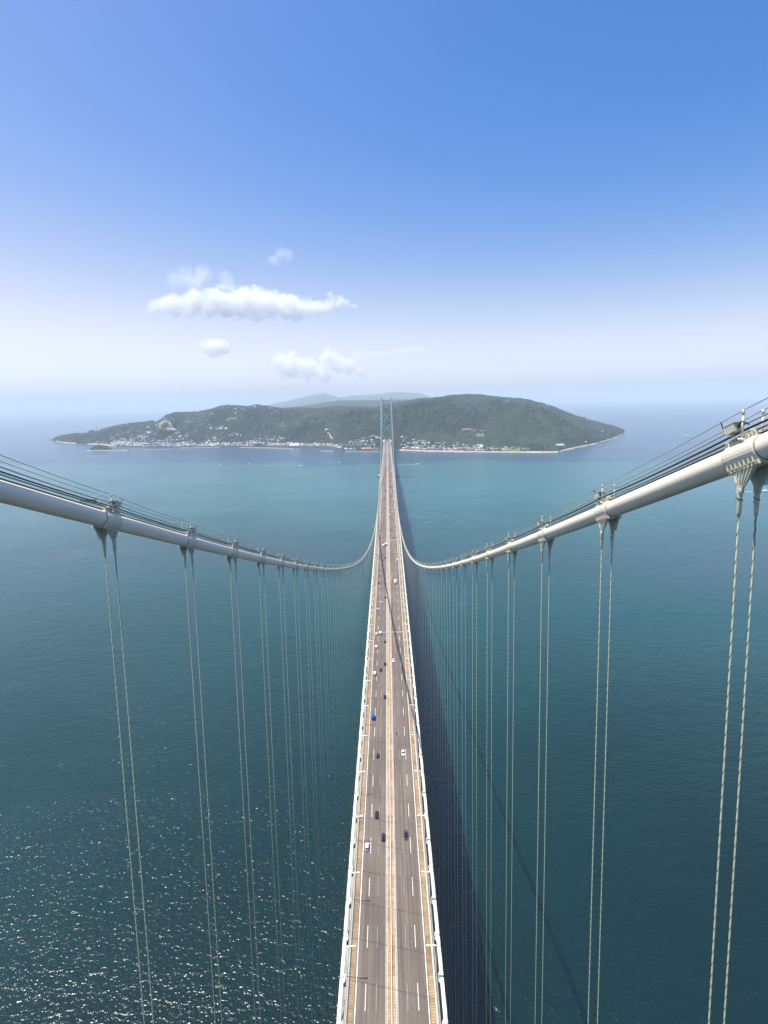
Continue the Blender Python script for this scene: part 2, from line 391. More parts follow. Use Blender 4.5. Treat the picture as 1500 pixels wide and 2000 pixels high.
NT = 46000
ft = rng.uniform(-.64, .448, NT); fyc = np.interp(ft, coast_t, coast_y); fyr = np.maximum(np.interp(ft, *ridge_ty), fyc + 40)
fv = rng.uniform(0, 1.06, NT) ** .9
fy = fyc + fv * (fyr - fyc)
fh = island_h(ft, fy); fx = C[0] + ft * (fy - C[1]); ffw = np.interp(ft, flat_t, flat_w)
town = (fy - fyc < ffw * .95)
field = fbm(fx / 230, fy / 260, 3, 77)
keep = (fy - fyc > 28) & (~town | (rng.random(NT) < .10)) & (field < .60) & (fh > 3)
fx, fy, fh = fx[keep], fy[keep], fh[keep]; n = len(fx)
fr = rng.uniform(5, 9.5, n) * (.8 + .5 * fbm(fx / 90, fy / 90, 2, 5))
ringn = 6
base = [(math.cos(2 * math.pi * k / ringn), math.sin(2 * math.pi * k / ringn), .05) for k in range(ringn)] + \
       [(.72 * math.cos(2 * math.pi * (k + .5) / ringn), .72 * math.sin(2 * math.pi * (k + .5) / ringn), .68) for k in range(ringn)] + [(0, 0, 1.0)]
base = np.array(base)
bf = [(k, (k + 1) % ringn, ringn + k) for k in range(ringn)] + [((k + 1) % ringn, ringn + (k + 1) % ringn, ringn + k) for k in range(ringn)] + [(ringn + k, ringn + (k + 1) % ringn, 2 * ringn) for k in range(ringn)]
bf = np.array(bf)
jit = 1 + rng.uniform(-.28, .28, (n, len(base), 3))
V = base[None] * jit * np.stack([fr, fr, fr * rng.uniform(.9, 1.35, n)], -1)[:, None, :]
V[:, :, 0] += fx[:, None]; V[:, :, 1] += fy[:, None]; V[:, :, 2] += (fh + sea_z(fx, fy) + 1.0)[:, None]
F = (bf[None] + (np.arange(n) * len(base))[:, None, None]).reshape(-1, 3)
FOREST = forest_material()
fo = link('forest', np_mesh('forest', V.reshape(-1, 3), F, FOREST, False))
tag(fo, 'dense dark green broadleaf woods covering the island slopes', 'forest', kind='stuff')

def land_point(px, py, d_guess=None):
    """first point of the island met by the photo ray"""
    d = ray(px, py); d = d / d[1]
    ys = np.linspace(2700, 6200, 3500); X = C[0] + d[0] * (ys - C[1]); Z = C[2] + d[2] * (ys - C[1])
    hz = island_h(np.full_like(ys, d[0]), ys) + sea_z(X, ys)
    ok = (np.interp(np.full_like(ys, d[0]), coast_t, coast_y) < ys) & (Z <= hz)
    i = int(np.argmax(ok)) if ok.any() else None
    if i is None: return None
    return np.array([X[i], ys[i], hz[i]])

# far mountains beyond
far_px = [(500, 797), (521, 791), (560, 783), (593, 775), (612, 771), (635, 767), (650, 771), (663, 776), (690, 772), (712, 771), (743, 768.5), (775, 765), (800, 766.5), (823, 768), (849, 777), (880, 786), (905, 800)]
YM = 19000.0; mt_t, mt_z = [], []
for px, py in far_px:
    P = at_y(px, py, YM); mt_t.append((P[0] - C[0]) / (YM - C[1])); mt_z.append(P[2] + (P[0] ** 2 + P[1] ** 2) / (2 * RE))
tt2 = np.linspace(mt_t[0], mt_t[-1], 420); yy2 = np.linspace(YM - 6500, YM + 4000, 110)[:, None]
TT2, YY2 = np.broadcast_to(tt2, (110, 420)), np.broadcast_to(yy2, (110, 420)); XX2 = C[0] + TT2 * YY2
b = np.where(YY2 < YM, (YM - YY2) / 6500, (YY2 - YM) / 4000); zr2 = np.interp(TT2, mt_t, mt_z)
HM = zr2 * (1 - b) ** 1.15 + 190 * (fbm(XX2 / 900, YY2 / 1400, 4, 13, True) - .5) * np.clip(b * 4, 0, 1) * np.clip((1 - b) * 3, 0, 1)
HM = HM + (fbm(XX2 / 120, YY2 / 120, 3, 15) - .5) * 14
mo = link('mountains', np_mesh('mountains', np.stack([XX2, YY2, HM + sea_z(XX2, YY2) - 3], -1).reshape(-1, 3), grid_faces(110, 420), FOREST, True))
tag(mo, 'hazy blue mountain range on the horizon behind the far tower', 'mountains', kind='structure')

# beaches: sandy strips along the shore
SAND = mat('sand', (.50, .40, .29), .95, color2=(.32, .25, .18), scale=.02)
def shore_strip(name, t0, t1, w0, w1, label, m, hgt=1.0, n=120, jag=14):
    ts = np.linspace(t0, t1, n); ycs = np.interp(ts, coast_t, coast_y); V = []; F = []
    ww = w0 + (w1 - w0) * np.linspace(0, 1, n) + (fbm(ts * 160, ts * 0, 3, 8) - .5) * jag * 2
    for t, y, w in zip(ts, ycs, ww):
        for k, (dy, dz) in enumerate(((-8, -1.5), (2, .9 * hgt), (w * .5, 2.6 * hgt), (w, 4.8 * hgt), (w + 5, 1.0))):
            Yp = y + dy; X = C[0] + t * (Yp - C[1]); V.append((X, Yp, dz + float(sea_z(X, Yp))))
    o = link(name, np_mesh(name, np.array(V), grid_faces(n, 5), m, True)); return tag(o, label, name, kind='structure')
shore_strip('beach', .022, .326, 28, 22, 'long pale sand beach below the village beside the far tower', SAND)
shore_strip('beach', .329, .402, 24, 22, 'narrow sandy shore curving along the wooded headland', SAND)
shore_strip('beach', .404, .4485, 22, 50, 'pinkish sand spit at the tip of the headland opposite the bridge', SAND)
shore_strip('beach', -.575, -.52, 70, 60, 'light sandy bay beach behind the small wooded islet', SAND)
shore_strip('beach', -.635, -.598, 50, 60, 'sandy point at the outermost end of the island', SAND)

# ================================================================== THE BRIDGE
PAINT = mat('bridge_paint', (.74, .70, .57), .45, color2=(.60, .56, .44), scale=.35, lo=.3, hi=.6)
PAINT2 = mat('bridge_paint_green', (.58, .60, .48), .48, color2=(.42, .42, .32), scale=1.6)
CABLE = mat('cable_wrap_paint', (.84, .77, .64), .40, color2=(.70, .63, .51), scale=.5, stretch=(1, .12, 1), lo=.25, hi=.6, bump=.004, bscale=3)
DARK = mat('black_rubber', (.012, .013, .014), .5)
ROPE = None
STEEL = mat('galvanised_rope', (.38, .38, .34), .5, metal=.2)
BOLT = mat('bolt_yellowed', (.50, .44, .25), .5, metal=.3)
TOWERP = mat('tower_paint', (.60, .66, .61), .5, var=.15, scale=.05)
CONC = mat('concrete', (.30, .29, .27), .9, color2=(.17, .17, .16), scale=.08, bump=.03)
CONCL = mat('concrete_pale', (.55, .52, .46), .9, color2=(.36, .34, .30), scale=.3)
WHITE = mat('white_paint', (.80, .80, .78), .5)
LINE = mat('road_line', (.78, .76, .70), .7, color2=(.55, .53, .48), scale=.9)
FADED = mat('faded_line', (.40, .37, .33), .8, color2=(.19, .175, .165), scale=.8, lo=.3, hi=.7)

bridge = empty('suspension_bridge', (0, L / 2, 0))
tag(bridge, 'long white suspension bridge running from the foreground to the island with one far tower', 'bridge')
BI = Matrix.Translation((0, -L / 2, 0))
def bpart(o):
    o.parent = bridge; o.matrix_parent_inverse = BI; return o

# main cables
for sx in (-1, 1):
    ys = list(np.arange(-6, 700, 7.1)) + list(np.arange(700, L - 1, 14.2)) + [L] + list(np.arange(L + 20, YEND, 30)) + [YEND]
    mb = MB(); mb.tube([(sx * HX, y, float(cable_z(y))) for y in ys], .56, 28, cap=True)
    bpart(mb.build('main_cable', CABLE, smooth=True))
    # ropes and service lines that run above it
    for dx, dz, r, m_, nm in ((-.42, 1.75, .022, STEEL, 'hand_rope'), (.42, 1.75, .022, STEEL, 'hand_rope'), (-sx * .36, 1.18, .040, STEEL, 'power_cable'), (-sx * .26, .98, .045, DARK, 'power_cable'),
                              (sx * .30, 1.02, .045, DARK, 'power_cable'), (-sx * .30, .80, .02, STEEL, 'guide_wire'), (-sx * .12, .64, .025, STEEL, 'lightning_wire'), (-sx * .10, .585, .045, DARK, 'drain_line')):
        yy = []; off = []
        for k in range(-2, 60):
            ya, yb = Y0 + k * PANEL, Y0 + (k + 1) * PANEL
            for q in (0, .2, .4, .6, .8):
                yy.append(ya + q * PANEL); off.append(-.35 * q * (1 - q) if dz > .7 else 0)
        far = list(np.arange(Y0 + 60 * PANEL, L, 14.2)); yy += far; off += [0] * len(far)
        mb = MB(); mb.tube([(sx * HX + dx, y, float(cable_z(y)) + dz * 1.06 + o_) for y, o_ in zip(yy, off)], r, 6)
        bpart(mb.build(nm, m_, smooth=True))

# clamps: band, bolted flanges, gusset plates, sockets, rail posts, floodlight
def clamp_parts(a):
    """meshes in the clamp's own frame: z up, y along the cable on the slope a"""
    ca, sa = math.cos(a), math.sin(a); al = lambda s, h, x: (x, s * ca - h * sa, s * sa + h * ca)
    out = {}
    mb = MB(); mb.tube([al(-1.02, 0, 0), al(-.98, 0, 0), al(.98, 0, 0), al(1.02, 0, 0)], [.585, .635, .635, .585], 28, cap=False)
    mb.tube([al(1.02, 0, 0), al(1.10, 0, 0)], [.60, .575], 28, 1, cap=False); mb.tube([al(-1.02, 0, 0), al(-1.09, 0, 0)], [.60, .575], 28, 1, cap=False)
    Mr = Matrix.Rotation(a, 3, 'X')
    for x in (-.30, .30):                                   # flanges on the upper side
        mb.box(al(0, .66, x), (.05, 2.0, .22), 0, Mr)
    for x in (-.42, .42):                                   # lower flanges
        mb.box(al(0, -.56, x), (.08, 2.0, .20), 0, Mr)
    for x in (-.42, .42):                                   # stiffening ribs above the lower flange
        for s in np.arange(-.8, .9, .28): mb.box(al(s, -.42, x * 1.18), (.14, .03, .24), 0, Mr)
    out['band'] = mb
    mb = MB()
    for x, hh in ((-.30, .70), (.30, .70), (-.44, -.56), (.44, -.56)):
        for s in np.linspace(-.9, .9, 9):
            sg = 1 if x > 0 else -1
            mb.tube([al(s, hh, x - .10), al(s, hh, x + .10)], .05, 6)
    out['bolts'] = mb
    for sg in (-1, 1):                                      # one triangular gusset on each face of the cable
        mb = MB(); x = sg * .37
        top0, top1 = al(-.92, -.60, x), al(.92, -.60, x)
        pts = [(top0[1], top0[2]), (top1[1], top1[2]), (.20, -1.42), (.13, -1.72), (-.13, -1.72), (-.20, -1.42)]
        v = [(x - .05, p[0], p[1]) for p in pts] + [(x + .05, p[0], p[1]) for p in pts]; n_ = len(pts)
        mb.add(v, [tuple(range(n_))[::-1], tuple(range(n_, 2 * n_))] + [(k, (k + 1) % n_, n_ + (k + 1) % n_, n_ + k) for k in range(n_)])
        for s in np.arange(-.7, .8, .28):
            q = al(s, -.60, x); mb.beam((x + sg * .07, q[1], q[2]), (x + sg * .07, q[1] * .45, -1.30), .06, .03)
        mb.tube([(x - .10, 0, -1.60), (x + .10, 0, -1.60)], .125, 10)
        out['gusset%d' % sg] = mb
        mb = MB(); mb.tube([(x, 0, -1.50), (x, 0, -1.62), (x, 0, -1.95), (x, 0, -2.5), (x, 0, -2.62), (x, 0, -2.7)], [.08, .10, .11, .085, .09, .045], 12)
        mb.tube([(x + .115 * math.cos(w), .115 * math.sin(w), -1.80 - .035 * w) for w in np.linspace(0, 9, 24)], .022, 5, 1)
        out['socket%d' % sg] = mb
        mb = MB(); xp = sg * .42
        mb.tube([(xp, 0, .55), (xp, 0, 1.70)], .045, 8); mb.tube([(xp, 0, 1.66), (xp, 0, 1.88)], .06, 8); mb.box((xp, 0, .62), (.2, .3, .1))
        out['post%d' % sg] = mb
    mb = MB(); mb.box((0, .1, .80), (.62, .9, .05), 0, Mr); mb.box((.10, .25, .93), (.22, .35, .2), 0, Mr); mb.box((-.18, -.1, .90), (.16, .25, .14), 0, Mr)
    mb.tube([(-.3, .3, .85), (-.3, .3, 1.12)], .03, 6); mb.tube([(.3, -.3, .85), (.3, -.3, 1.12)], .03, 6)
    out['platform'] = mb
    mb = MB(); mb.box((-.46, .55, 1.02), (.34, .66, .36), 0, Mr); mb.box((-.46, .55, 1.23), (.38, .74, .04), 0, Mr); mb.box((-.46, .55, .82), (.10, .10, .3), 0, Mr)
    mb.tube([(-.46, .93, 1.0), (-.46, 1.25, 1.02), (-.40, 1.5, 1.28)], .03, 6, 1)
    mb.tube([(-.46, .24, 1.12), (-.44, .05, 1.40), (-.40, -.35, 1.28)], .035, 6, 1)
    out['floodlight'] = mb
    return out
NCL = int((L - 2 * Y0) / PANEL) + 1
simple_cache = {}
N_DETAIL = 14
for k in range(-1, NCL):
    y = Y0 + k * PANEL
    if y < 8: continue
    a = math.atan(slope(cable_z, y)); z = float(cable_z(y))
    detail = k < N_DETAIL
    key = k if detail else round(a / .05)
    if key not in simple_cache:
        P = clamp_parts(a)
        if detail:
            simple_cache[key] = {q: m_.mesh({'band': 'cable_clamp'}.get(q, q), [PAINT2 if q[:4] in ('band', 'guss', 'sock', 'floo') else PAINT, DARK] if q not in ('bolts', 'band') else ([BOLT] if q == 'bolts' else [PAINT, mat('sealant', (.30, .27, .19), .7)]), q[:4] in ('sock', 'post')) for q, m_ in P.items()}
        else:
            mb = MB()
            for q, m_ in P.items():
                if q == 'bolts': continue
                mb.add(m_.v, m_.f, 0)
            simple_cache[key] = {'band': mb.mesh('cable_clamp', [PAINT])}
    for sx in (-1, 1):
        cl = bpart(link('cable_clamp', simple_cache[key]['band'])); cl.location = (sx * HX, y, z)
        if sx == 1: cl.scale = (1, 1, 1)
        if detail:
            for q, nm in (('bolts', 'bolt_row'), ('gusset-1', 'gusset_plate'), ('gusset1', 'gusset_plate'), ('socket-1', 'rope_socket'), ('socket1', 'rope_socket'), ('post-1', 'rail_post'), ('post1', 'rail_post'), ('platform', 'rail_bracket'), ('floodlight', 'floodlight')):
                o = link(nm, simple_cache[key][q], cl)
                if nm == 'bolt_row': o['kind'] = 'stuff'
                if q in ('floodlight',) and sx == -1: o.scale = (-1, 1, 1)

# hanger ropes: two to a clamp, with a dark spiral wire
def rope_material():
    m = bpy.data.materials.new('hanger_sheath'); m.use_nodes = True; nt = m.node_tree; lk = nt.links.new; p = nt.nodes['Principled BSDF']
    p.inputs['Base Color'].default_value = (.25, .285, .215, 1); p.inputs['Roughness'].default_value = .45
    tc = nd(nt, 'ShaderNodeTexCoord'); sep = nd(nt, 'ShaderNodeSeparateXYZ'); lk(tc.outputs['Object'], sep.inputs[0])
    at = nd(nt, 'ShaderNodeMath', operation='ARCTAN2'); lk(sep.outputs[1], at.inputs[0]); lk(sep.outputs[0], at.inputs[1])
    d1 = nd(nt, 'ShaderNodeMath', operation='DIVIDE'); lk(at.outputs[0], d1.inputs[0]); d1.inputs[1].default_value = 2 * math.pi
    d2 = nd(nt, 'ShaderNodeMath', operation='DIVIDE'); lk(sep.outputs[2], d2.inputs[0]); d2.inputs[1].default_value = .9
    ad = nd(nt, 'ShaderNodeMath', operation='ADD'); lk(d1.outputs[0], ad.inputs[0]); lk(d2.outputs[0], ad.inputs[1])
    fr_ = nd(nt, 'ShaderNodeMath', operation='FRACT'); lk(ad.outputs[0], fr_.inputs[0])
    lt = nd(nt, 'ShaderNodeMath', operation='LESS_THAN'); lk(fr_.outputs[0], lt.inputs[0]); lt.inputs[1].default_value = .2
    mx = nd(nt, 'ShaderNodeMix', data_type='RGBA'); lk(lt.outputs[0], mx.inputs[0]); mx.inputs[6].default_value = (.25, .285, .215, 1); mx.inputs[7].default_value = (.035, .05, .042, 1)
    lk(mx.outputs[2], p.inputs['Base Color']); return m
ROPE = rope_material()
ROPE_PLAIN = mat('hanger_sheath_plain', (.25, .285, .215), .45)
SPIRAL = mat('spiral_wire', (.035, .055, .045), .5)
rest = MB(); n_rope = 0
for k in range(-1, NCL):
    y = Y0 + k * PANEL
    if y < 8: continue
    zt_, zb = float(cable_z(y)) - 2.6, float(deck_z(y)) - .2
    if zt_ - zb < .3: continue
    for sx in (-1, 1):
        for sd in (-1, 1):
            x = sx * HX + sd * .37
            if k < 74:
                mb = MB(); nseg = 2
                mb.tube([(0, 0, 0), (0, 0, zt_ - zb)], .038, 8, up=(0, 1, 0))
                o = bpart(mb.build('hanger_rope', ROPE_PLAIN if k < 4 else ROPE, smooth=True)); o.location = (x, y, zb); n_rope += 1
                if k < 4:
                    pitch = .62; h_ = zt_ - zb; tw = np.arange(0, h_ / pitch * 2 * math.pi, math.pi / 4)
                    mb = MB(); mb.tube([(.041 * math.cos(w), .041 * math.sin(w), w / (2 * math.pi) * pitch) for w in tw], .014, 4, cap=False)
                    mb.build('spiral_wire', SPIRAL, o, smooth=True)
            else:
                rest.tube([(x, y, zb), (x, y, zt_)], .040, 5, up=(0, 1, 0), cap=False)
o = bpart(rest.build('hanger_rope', ROPE_PLAIN, smooth=True)); tag(o, kind='stuff')

# deck: slab under the carriageways, gratings, barriers, edge walkways
dy = list(np.arange(-20, L, PANEL)) + list(np.arange(L, YEND + 1, PANEL))
def brown_grate(name, c1, c2):
    m = bpy.data.materials.new(name); m.use_nodes = True; nt = m.node_tree; lk = nt.links.new; p = nt.nodes['Principled BSDF']
    tc = nd(nt, 'ShaderNodeTexCoord')
    def n_(scale, sx, sy, detail=3):
        mp = nd(nt, 'ShaderNodeMapping'); mp.inputs['Scale'].default_value = (sx, sy, 0); lk(tc.outputs['Object'], mp.inputs[0])
        n = nd(nt, 'ShaderNodeTexNoise'); n.inputs['Scale'].default_value = scale; n.inputs['Detail'].default_value = detail; lk(mp.outputs[0], n.inputs['Vector']); return n.outputs[0]
    sep = nd(nt, 'ShaderNodeSeparateXYZ'); lk(tc.outputs['Object'], sep.inputs[0])
    sn = nd(nt, 'ShaderNodeMath', operation='SNAP'); lk(sep.outputs[1], sn.inputs[0]); sn.inputs[1].default_value = 4.73
    sgn = nd(nt, 'ShaderNodeMath', operation='SIGN'); lk(sep.outputs[0], sgn.inputs[0])
    cmb = nd(nt, 'ShaderNodeCombineXYZ'); lk(sn.outputs[0], cmb.inputs[1]); lk(sgn.outputs[0], cmb.inputs[0])
    wn_ = nd(nt, 'ShaderNodeTexWhiteNoise'); lk(cmb.outputs[0], wn_.inputs[0])
    a1 = nd(nt, 'ShaderNodeMath', operation='MULTIPLY_ADD'); lk(n_(.5, .6, 1), a1.inputs[0]); a1.inputs[1].default_value = 1.0
    m2 = nd(nt, 'ShaderNodeMath', operation='MULTIPLY'); lk(wn_.outputs[0], m2.inputs[0]); m2.inputs[1].default_value = .42; lk(m2.outputs[0], a1.inputs[2])
    cr = nd(nt, 'ShaderNodeValToRGB'); lk(a1.outputs[0], cr.inputs[0]); cr.color_ramp.elements[0].position = .35; cr.color_ramp.elements[1].position = 1.0
    cr.color_ramp.elements[0].color = (*c2, 1); cr.color_ramp.elements[1].color = (*c1, 1)
    # bearing bars every 0.9 m
    fr_ = nd(nt, 'ShaderNodeMath', operation='PINGPONG'); lk(sep.outputs[1], fr_.inputs[0]); fr_.inputs[1].default_value = .45
    gt = nd(nt, 'ShaderNodeMath', operation='GREATER_THAN'); lk(fr_.outputs[0], gt.inputs[0]); gt.inputs[1].default_value = .33
    mx = nd(nt, 'ShaderNodeMix', data_type='RGBA'); mg = nd(nt, 'ShaderNodeMath', operation='MULTIPLY'); lk(gt.outputs[0], mg.inputs[0]); mg.inputs[1].default_value = .45; lk(mg.outputs[0], mx.inputs[0])
    lk(cr.outputs[0], mx.inputs[6]); mx.inputs[7].default_value = (c2[0] * .55, c2[1] * .55, c2[2] * .55, 1); lk(mx.outputs[2], p.inputs['Base Color']); p.inputs['Roughness'].default_value = .85
    return m
GRATE = brown_grate('rusty_grating', (.38, .265, .155), (.17, .11, .06))
GRATE_M = brown_grate('median_grating', (.46, .32, .19), (.24, .145, .075))
GIRDER = mat('deck_girder_paint', (.30, .33, .31), .6)
mb = MB(); mb.strip(-15.9, 15.9, dy, deck_z, -1.4, -.24); bpart(mb.build('deck_slab', GIRDER))
for sx in (-1, 1):
    a_, b_ = sorted((sx * 12.98, sx * 14.75))
    mb = MB(); mb.strip(a_, b_, dy, deck_z, -.24, -.05); bpart(mb.build('side_grating', GRATE))
    a_, b_ = sorted((sx * .30, sx * 1.42))
    mb = MB(); mb.strip(a_, b_, dy, deck_z, -.24, -.02); bpart(mb.build('median_grating', GRATE_M))
    a_, b_ = sorted((sx * 1.42, sx * 1.74))
    mb = MB(); mb.strip(a_, b_, dy, deck_z, -.24, .06); bpart(mb.build('median_kerb', CONCL))
    # guard rail: kerb plate and three pipes
    a_, b_ = sorted((sx * 14.98, sx * 15.16))
    mb = MB(); mb.strip(a_, b_, dy, deck_z, -.24, .32); bpart(mb.build('edge_kerb', PAINT))
    g = MB()
    for hz in (.55, .85, 1.12):
        g.tube([(sx * 15.3, y, float(deck_z(y)) + hz) for y in dy], .06, 6)
    for y in np.arange(-10, 900, 2.84): g.box((sx * 15.32, y, float(deck_z(y)) + .5), (.12, .14, 1.2))
    bpart(g.build('guard_rail', PAINT))
    # inspection walkway with pipes
    a_, b_ = sorted((sx * 15.48, sx * 16.12))
    mb = MB(); mb.strip(a_, b_, dy, deck_z, -.5, -.36); bpart(mb.build('inspection_walkway', GRATE))
    mb = MB(); mb.tube([(sx * 15.8, y, float(deck_z(y)) - .1 + .10 * math.sin(y * .21)) for y in np.arange(-20, 700, 3.55)], .12, 6); bpart(mb.build('service_pipe', CONCL, smooth=True))
    mb = MB(); mb.tube([(sx * 16.05, y, float(deck_z(y)) + .45) for y in dy], .045, 6); bpart(mb.build('walkway_rail', PAINT, smooth=True))
# central barrier
mb = MB(); mb.strip(-.20, .20, dy, deck_z, -.02, .10); bpart(mb.build('median_base', CONCL))
mb = MB(); mb.strip(-.07, .07, dy, deck_z, .62, .92)
for y in np.arange(0, 900, 4): mb.box((0, y, float(deck_z(y)) + .4), (.12, .12, .6))
bpart(mb.build('median_barrier', WHITE))

# top chords of the stiffening truss, panel by panel
seg = MB(); hl = PANEL / 2 - .32
seg.box((0, 0, -.45), (1.3, 2 * hl, 1.3)); seg.box((0, 0, .215), (1.02, 2 * hl - .3, .03))
seg_me = seg.mesh('truss_chord', PAINT)
spl = MB(); spl.box((0, 0, -.45), (1.06, .64, 1.2)); spl.box((.0, .9, -.45), (1.36, .9, 1.36)); spl_me = spl.mesh('chord_splice', PAINT2)
gus = MB(); gus.add([(-.45, -1.9, -.8), (.10, -.9, -.8), (.10, .9, -.8), (-.45, 1.9, -.8), (-.45, -1.9, -.10), (.10, -.9, -.10), (.10, .9, -.10), (-.45, 1.9, -.10)],
                    [(0, 3, 2, 1), (4, 5, 6, 7), (0, 1, 5, 4), (1, 2, 6, 5), (2, 3, 7, 6), (3, 0, 4, 7)])
gus.box((.0, 0, .22), (.30, 1.5, .5), 0, None, .7); gus_me = gus.mesh('hanger_anchor', PAINT)
NP = int((YEND + 20) / PANEL); chord_rest = MB()
for k in range(-1, NP):
    y = Y0 + (k - .5) * PANEL; a = math.atan(slope(deck_z, y))
    for sx in (-1, 1):
        if k < 146:
            o = bpart(link('truss_chord', seg_me)); o.location = (sx * HX, y, float(deck_z(y))); o.rotation_euler = (a, 0, 0)
            if k < 60:
                q = link('chord_splice', spl_me, o, (0, PANEL / 2, 0))
                q = link('hanger_anchor', gus_me, o, (-sx * 1.10, PANEL / 2, 0)); q.scale = (1 if sx < 0 else -1, 1, 1)
        else:
            chord_rest.beam((sx * HX, y - hl, float(deck_z(y - hl)) - .45), (sx * HX, y + hl, float(deck_z(y + hl)) - .45), 1.3, 1.3)
o = bpart(chord_rest.build('truss_chord', PAINT)); tag(o, kind='stuff')
# webs and bottom chords, floor beams under the deck
for sx in (-1, 1):
    mb = MB(); mb.strip(sx * HX - .6, sx * HX + .6, dy, deck_z, -14.4, -13.2); bpart(mb.build('bottom_chord', GIRDER))
web = MB()
for k in range(-1, NP):
    y = Y0 + (k - .5) * PANEL
    for sx in (-1, 1):
        za, zb_ = float(deck_z(y - PANEL / 2)), float(deck_z(y + PANEL / 2))
        p1, p2 = (sx * HX, y - PANEL / 2, za - 1), (sx * HX, y + PANEL / 2, zb_ - 13.5)
        if k % 2: p1, p2 = (sx * HX, y - PANEL / 2, za - 13.5), (sx * HX, y + PANEL / 2, zb_ - 1)
        web.beam(p1, p2, .7, .8)
    web.box((0, y - PANEL / 2, float(deck_z(y - PANEL / 2)) - 2.4), (34.4, .8, 1.9))
o = bpart(web.build('truss_web', GIRDER)); tag(o, kind='stuff')
# far anchorage end of the deck
# far tower
tw = bpart(empty('tower', (0, L, 0)))
def leg_x(z): return 23.25 + (HX - 23.25) * np.clip((z - 10) / 285, 0, 1)
for sx in (-1, 1):
    mb = MB()
    zs = [8, 60, 120, 200, 293]
    for za, zb_ in zip(zs[:-1], zs[1:]):
        v = []
        for z in (za, zb_):
            x = sx * float(leg_x(z)); w = 3.3; d = 7.4 - 2.4 * (z - 10) / 285; c = 1.3
            v += [(x - w, -d + c, z), (x - w + c, -d, z), (x + w - c, -d, z), (x + w, -d + c, z), (x + w, d - c, z), (x + w - c, d, z), (x - w + c, d, z), (x - w, d - c, z)]
        mb.add(v, [(k, (k + 1) % 8, 8 + (k + 1) % 8, 8 + k) for k in range(8)] + [tuple(range(8))[::-1], tuple(range(8, 16))])
    mb.build('tower_leg', TOWERP, tw)
    mb = MB(); mb.box((sx * HX, 0, 295.5), (5.6, 8.4, 5), 0); mb.box((sx * HX, 0, 299.2), (4.6, 5.0, 3), 0, None, .8); mb.tube([(sx * HX, 0, 300), (sx * HX, 0, 304)], .25, 6)
    mb.build('cable_saddle', TOWERP, tw)
def zrow(py): return float(at_y(756, py, L)[2])
levels = [288.0, 246.0, 204.0, 162.0, 112.0]
mb = MB(); mb.box((0, 0, 287.5), (2 * float(leg_x(287)) - 6, 5.5, 4.5)); mb.build('portal_beam', TOWERP, tw)
for za, zb_ in zip(levels[:-1], levels[1:]):
    xa, xb = float(leg_x(za)) - 3, float(leg_x(zb_)) - 3; ztop, zbot = za - 3.5, zb_ + 3.5
    for s in (-1, 1):
        mb = MB(); mb.beam((s * xa, -.03 * s, ztop), (-s * xb, -.03 * s, zbot), 4.2, 2.6); mb.build('cross_brace', TOWERP, tw)
mb = MB(); mb.box((0, 0, 66), (2 * float(leg_x(66)) - 6, 6, 6)); mb.build('portal_beam', TOWERP, tw)
# pier of the far tower
mb = MB(); ringp = [(40 * math.cos(2 * math.pi * k / 48), 40 * math.sin(2 * math.pi * k / 48)) for k in range(48)]
v = [(x, y, -8) for x, y in ringp] + [(x, y, 4.2) for x, y in ringp] + [(x * .96, y * .96, 4.2) for x, y in ringp] + [(x * .96, y * .96, 6.5) for x, y in ringp]
mb.add(v, [(r_ * 48 + k, r_ * 48 + (k + 1) % 48, r_ * 48 + 48 + (k + 1) % 48, r_ * 48 + 48 + k) for r_ in range(3) for k in range(48)] + [tuple(range(144, 192))])
for sx in (-1, 1): mb.box((sx * 23.25, 0, 8), (12, 20, 4))
p_ = mb.build('tower_pier', CONC); bpart(p_); p_.location = (0, L, float(sea_z(0, L)))
fend = MB(); fend.tube([(40.6 * math.cos(w), 40.6 * math.sin(w), 1.2) for w in np.linspace(0, 2 * math.pi, 49)], 1.3, 6); q = fend.build('fender', DARK, p_)
# anchorage on the island
mb = MB(); mb.box((0, 40, 30), (52, 90, 62)); mb.box((0, 40, 62), (40, 70, 6)); mb.box((0, -12, 22), (46, 16, 46))
an = bpart(mb.build('anchorage_block', CONCL)); an.location = (0, YEND, -2)

